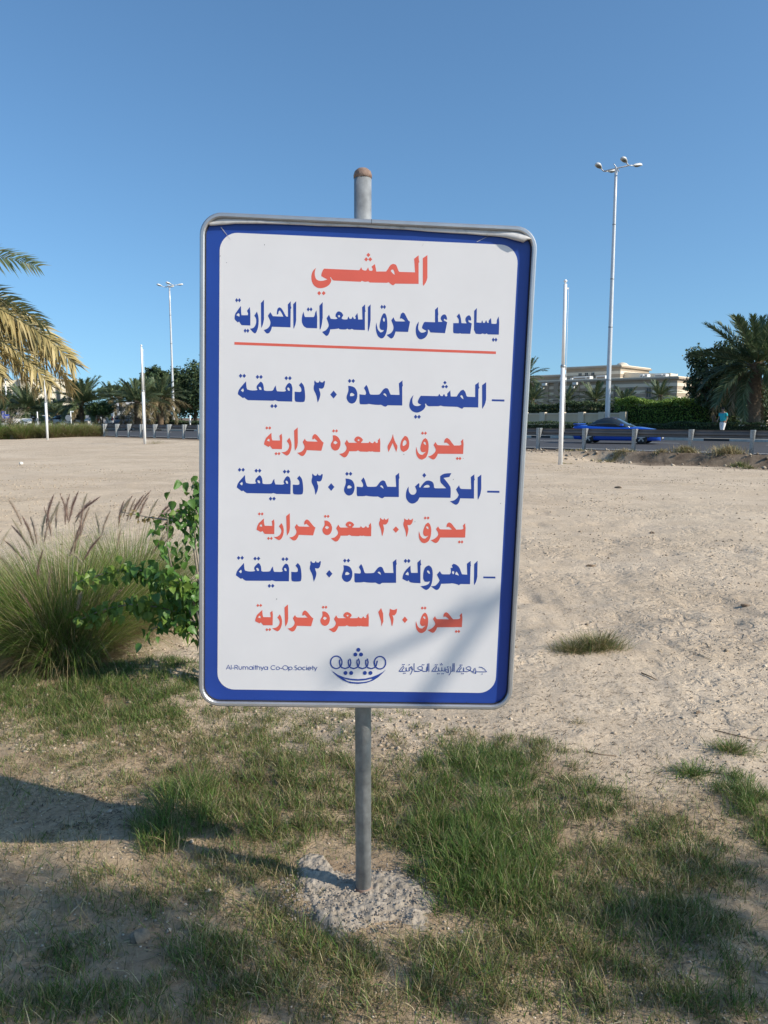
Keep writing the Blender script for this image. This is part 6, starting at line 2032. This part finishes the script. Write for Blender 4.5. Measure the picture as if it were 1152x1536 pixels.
for px, Y, py0, lab, plate_ in ((57, 84, 617.5, 'short grey post with a box beside the thin flagpole', False), (107, 84, 616.5, 'white post with a small arm and a round grey plate under the bushy palm', True), (285.5, 84, 623, 'short white post right of the distant lamp', False)):
    p = atY(px, 640, Y)
    t = thing('sign_post', (p.x, Y, 0.5), lab, 'post')
    H = zY(py0, Y) - 0.5
    MB().tube([(0, 0, -0.2), (0, 0, H)], 0.06, 8).done('post', M_pole, t)
    if plate_:
        MB().lathe([(0.33, -0.01), (0.33, 0.01)], 16, Matrix.Translation((-0.25, -0.08, H - 0.75)) @ Matrix.Rotation(R(90), 4, 'X')).done('round_plate', M_galv, t)
        MB().box((0.0, -0.04, H - 0.12), (0.32, 0.04, H)).done('arm', M_pole, t)
    else:
        MB().box((-0.12, -0.1, H * 0.45), (0.12, -0.02, H * 0.62)).done('box', M_galv, t)
p = atY(12, 640, 92)
t = thing('lamp_post', (p.x, 92, 0.5), 'thin plain grey lamp post behind the hanging fronds at far left', 'lamp post')
MB().tube([(0, 0, -.2), (0, 0, 7.5)], [0.12, 0.07], 10).done('mast', M_lamp, t)
MB().tube([(0, 0, 7.4), (0.5, -0.2, 7.7), (1.0, -0.4, 7.75)], 0.04, 6).done('arm', M_lamp, t)
MB().box((0.9, -0.55, 7.68), (1.5, -0.35, 7.80), bevel=0.03).done('lamp_head', M_lamphd, t)

# bare shrub wrapped round a stake
p = gpt(18, 659); z0 = gz1(p.x, p.y)
t = thing('bare_shrub', (p.x, p.y, z0), 'leafless grey shrub with a pale wrapped stem at far left', 'shrub')
MB().tube([(0, 0, -0.1), (0.02, 0, 0.5), (-0.06, 0, 1.0), (-0.12, 0, 1.35)], [0.13, 0.10, 0.08, 0.05], 8).done('stem', M_treebark, t)
MB().lathe([(0.15, 0.0), (0.13, 0.25), (0.12, 0.45)], 10).done('wrapping', mat('white_wrap', (0.55, 0.55, 0.52), 0.8, 0), t)
for k in range(16):
    a = k * 2.4; q = random.uniform(0.6, 1.3)
    P3 = [Vector((-0.05, 0, q)), Vector((-0.05 + 0.5 * math.cos(a), 0.5 * math.sin(a), q + 0.5)), Vector((-0.05 + 0.95 * math.cos(a + .3), 0.9 * math.sin(a + .3), q + random.uniform(0.7, 1.3)))]
    mb = MB(); mb.tube(P3, [0.03, 0.018, 0.006], 5)
    for j in range(3):
        s0 = P3[1].lerp(P3[2], random.random())
        mb.tube([s0, s0 + Vector((random.gauss(0, .25), random.gauss(0, .25), random.uniform(0.1, .45)))], [0.012, 0.004], 4)
    mb.done('branch', M_bark, t)

# ------------------------------------------------------------------ the walking person
pp = atY(1084, 640, 47.6)
PZ0 = 0.431
person = thing('person', (pp.x, 47.6, PZ0), 'person in a turquoise shirt and white trousers walking on the far footpath', 'person', rz=R(205))
person.scale = (1.06, 1.06, 1.06)
M_skin = mat('skin', (0.32, 0.19, 0.13), 0.6, 0)
M_shirt = mat('turquoise_shirt', (0.03, 0.42, 0.46), 0.8, 0, 0.12, 9)
M_trou = mat('white_trousers', (0.72, 0.71, 0.70), 0.8, 0, 0.06, 8)
M_hair = mat('dark_hair', (0.02, 0.017, 0.015), 0.7, 0)
M_shoe = mat('dark_shoes', (0.05, 0.05, 0.05), 0.7, 0)


def skinned(name, verts, edges, radii, m, parent, sub=2, root=0):
    me = bpy.data.meshes.new(name)
    me.from_pydata(verts, edges, [])
    o = link(name, me, parent, m)
    o.modifiers.new('skin', 'SKIN')
    if not me.skin_vertices: bpy.context.view_layer.objects.active = o
    for i, r in enumerate(radii):
        me.skin_vertices[0].data[i].radius = (r, r) if not isinstance(r, tuple) else r
        me.skin_vertices[0].data[i].use_root = (i == root)
    s_ = o.modifiers.new('sub', 'SUBSURF'); s_.levels = sub; s_.render_levels = sub
    dg = bpy.context.evaluated_depsgraph_get()
    m2 = bpy.data.meshes.new_from_object(o.evaluated_get(dg))
    m2.name = name
    o.modifiers.clear(); o.data = m2
    if not m2.materials: m2.materials.append(m)
    for p_ in m2.polygons: p_.use_smooth = True
    return o


# body faces +x; y is left
BV = [(0, 0, 0.95), (0, 0, 1.12), (0.01, 0, 1.30), (0.01, 0, 1.44), (0.03, 0, 1.52), (0.05, 0, 1.60), (0.055, 0, 1.68),
      (0.0, 0.19, 1.42), (-0.05, 0.25, 1.14), (0.06, 0.25, 0.92), (0.09, 0.25, 0.84),
      (0.0, -0.19, 1.42), (0.05, -0.25, 1.15), (0.20, -0.22, 0.97), (0.24, -0.21, 0.90),
      (0, 0.09, 0.90), (0.12, 0.10, 0.50), (0.06, 0.10, 0.09), (0.20, 0.10, 0.04),
      (0, -0.09, 0.90), (-0.04, -0.10, 0.50), (-0.26, -0.10, 0.13), (-0.17, -0.10, 0.05)]
BE = [(0, 1), (1, 2), (2, 3), (3, 4), (4, 5), (5, 6), (3, 7), (7, 8), (8, 9), (9, 10), (3, 11), (11, 12), (12, 13), (13, 14), (0, 15), (15, 16), (16, 17), (17, 18), (0, 19), (19, 20), (20, 21), (21, 22)]
BR_ = [(.12, .16), (.11, .15), (.12, .17), (.09, .13), .055, (.085, .075), (.075, .065), .055, .042, .033, .035, .055, .042, .033, .035, .09, .062, .042, .035, .09, .062, .042, .035]
skinned('body', BV, BE, BR_, M_skin, person)
skinned('shirt', [(0, 0, 0.90), (0, 0, 1.10), (0.01, 0, 1.30), (0.01, 0, 1.45), (0.0, 0.20, 1.425), (-0.035, 0.245, 1.22), (0.0, -0.20, 1.425), (0.035, -0.245, 1.22)], [(0, 1), (1, 2), (2, 3), (3, 4), (4, 5), (3, 6), (6, 7)],
        [(.17, .20), (.17, .19), (.165, .205), (.12, .15), .078, .068, .078, .068], M_shirt, person)
skinned('trousers', [(0, 0, 0.97), (0, 0, 0.88), (0.01, 0.10, 0.80), (0.12, 0.105, 0.50), (0.065, 0.10, 0.12), (0.0, -0.10, 0.80), (-0.04, -0.105, 0.50), (-0.24, -0.10, 0.17)], [(0, 1), (1, 2), (2, 3), (3, 4), (1, 5), (5, 6), (6, 7)],
        [(.155, .18), (.16, .18), .12, .095, .075, .12, .095, .075], M_trou, person)
mb = MB()
bmesh.ops.create_uvsphere(mb.b, u_segments=16, v_segments=10, radius=0.108, matrix=Matrix.Translation((0.035, 0, 1.665)) @ Matrix.Diagonal((1.05, 0.85, 1.0, 1)))
bmesh.ops.delete(mb.b, geom=[v for v in mb.b.verts if v.co.x > 0.085 and v.co.z < 1.70], context='VERTS')
mb.done('hair', M_hair, person)
mb = MB()
mb.box((0.125, -0.012, 1.625), (0.155, 0.012, 1.665), bevel=0.006)
for s_ in (-1, 1): mb.box((0.05, s_ * 0.088 - 0.01, 1.62), (0.08, s_ * 0.088 + 0.01, 1.68), bevel=0.006)
mb.done('nose_and_ears', M_skin, person)['kind'] = 'stuff'
for (x, y) in ((0.13, 0.10), (-0.20, -0.10)):
    MB().box((x - 0.12, y - 0.05, 0.0), (x + 0.15, y + 0.05, 0.085), bevel=0.03).done('shoe', M_shoe, person)

# ------------------------------------------------------------------ tree outside the picture that throws the dappled shade
S = SUN_VEC
def shade_c(P, h):
    P = Vector(P); k = (h - P.z) / S.z
    return P + S * k


tp = Vector((6.2, -1.2, 0))
stree = thing('shade_tree', (tp.x, tp.y, gz1(tp.x, tp.y)), 'broad leafy tree standing just outside the frame on the right, shading the foreground', 'tree')
SH = []
def sh(px, py, h, rx, ry, rz_, n, z=0.0):
    g = onground(px, py, z); c = shade_c(g, h) - tp
    SH.append((c.x, c.y, c.z, rx, ry, rz_, n))
sh(50, 1420, 3.7, 0.42, 0.34, 0.2, 950)
sh(300, 1475, 3.7, 0.28, 0.2, 0.15, 220)
sh(120, 1500, 3.5, 0.42, 0.30, 0.2, 850)
sh(210, 1400, 3.9, 0.32, 0.24, 0.15, 420)
sh(30, 1330, 3.8, 0.26, 0.2, 0.2, 260)
sh(1090, 1410, 3.3, 0.34, 0.28, 0.2, 480)
sh(1010, 1380, 3.5, 0.30, 0.2, 0.2, 330)
sh(1110, 1510, 3.2, 0.38, 0.26, 0.2, 600)
sh(1140, 1320, 3.4, 0.25, 0.2, 0.2, 320)
# the branch whose blurred shadow crosses the lower corner of the board
for (px, py, n_) in ((755, 888, 60), (725, 905, 70), (690, 925, 60), (655, 945, 55), (615, 965, 60), (570, 985, 55), (530, 1000, 50), (500, 1030, 40)):
    bx_, bz_ = board(px, py); P_ = SG_M @ Vector((bx_, 0, bz_)); c = shade_c(P_, 4.5) - tp
    SH.append((c.x, c.y, c.z, 0.11, 0.02, 0.035, n_ // 12))
SH.append((0.6, -3.4, 4.8, 1.4, 1.3, 0.9, 2600)); SH.append((2.0, -2.6, 4.2, 1.2, 1.0, 0.8, 2000)); SH.append((-0.6, -3.6, 4.3, 1.1, 1.0, 0.8, 1600))
Vs, Qs, Cs = [], [], []
rg = np.random.default_rng(77)
for (x, y, z, rx, ry, rz_, n) in SH:
    if n < 1500: n = int(n * 0.9)
    d = rg.normal(size=(n, 3)); d /= np.linalg.norm(d, axis=1)[:, None]
    c = np.array([x, y, z]) + d * (rg.random(n) ** 0.45)[:, None] * np.array([rx, ry, rz_])
    nr = rg.normal(size=(n, 3)) + [0, 0, 0.5]; nr /= np.linalg.norm(nr, axis=1)[:, None]
    a = np.cross(nr, rg.normal(size=(n, 3))); a /= np.linalg.norm(a, axis=1)[:, None]; b = np.cross(nr, a)
    s = 0.030 * rg.uniform(0.6, 1.4, n)[:, None]
    if n > 1500: s = s * 1.8
    Vs.append(np.stack([c - a * s, c - b * s * 0.4, c + a * s, c + b * s * 0.4], 1).reshape(-1, 3))
    Cs.append(np.repeat((np.array(PMID)[rg.integers(0, 3, n)])[:, None], 4, axis=1).reshape(-1, 3))
Vs = np.concatenate(Vs)
link('crown', np_mesh('crown', Vs, np.arange(len(Vs)).reshape(-1, 4), M_fol, np.concatenate(Cs)), stree)
MB().tube([(0, 0, -0.2), (0.1, 0.05, 1.6), (0.0, 0.0, 3.2)], [0.24, 0.18, 0.12], 10).done('trunk', M_treebark, stree)
for (x, y, z, rx, ry, rz_, n) in SH:
    if rx == 0.11: continue
    m1 = Vector((x * 0.5, y * 0.5, 2.6 + 0.5 * (z - 2.6)))
    MB().tube([(0, 0, 2.4), m1, (x, y, z)], [0.05, 0.02, 0.006], 6).done('branch', M_treebark, stree)
sb = [q for q in SH if q[3] == 0.11]
MB().tube([(0, 0, 3.0)] + [Vector(q[:3]) for q in sb], [0.03] + [0.021 - 0.0012 * i for i in range(len(sb))], 6).done('branch', M_treebark, stree)
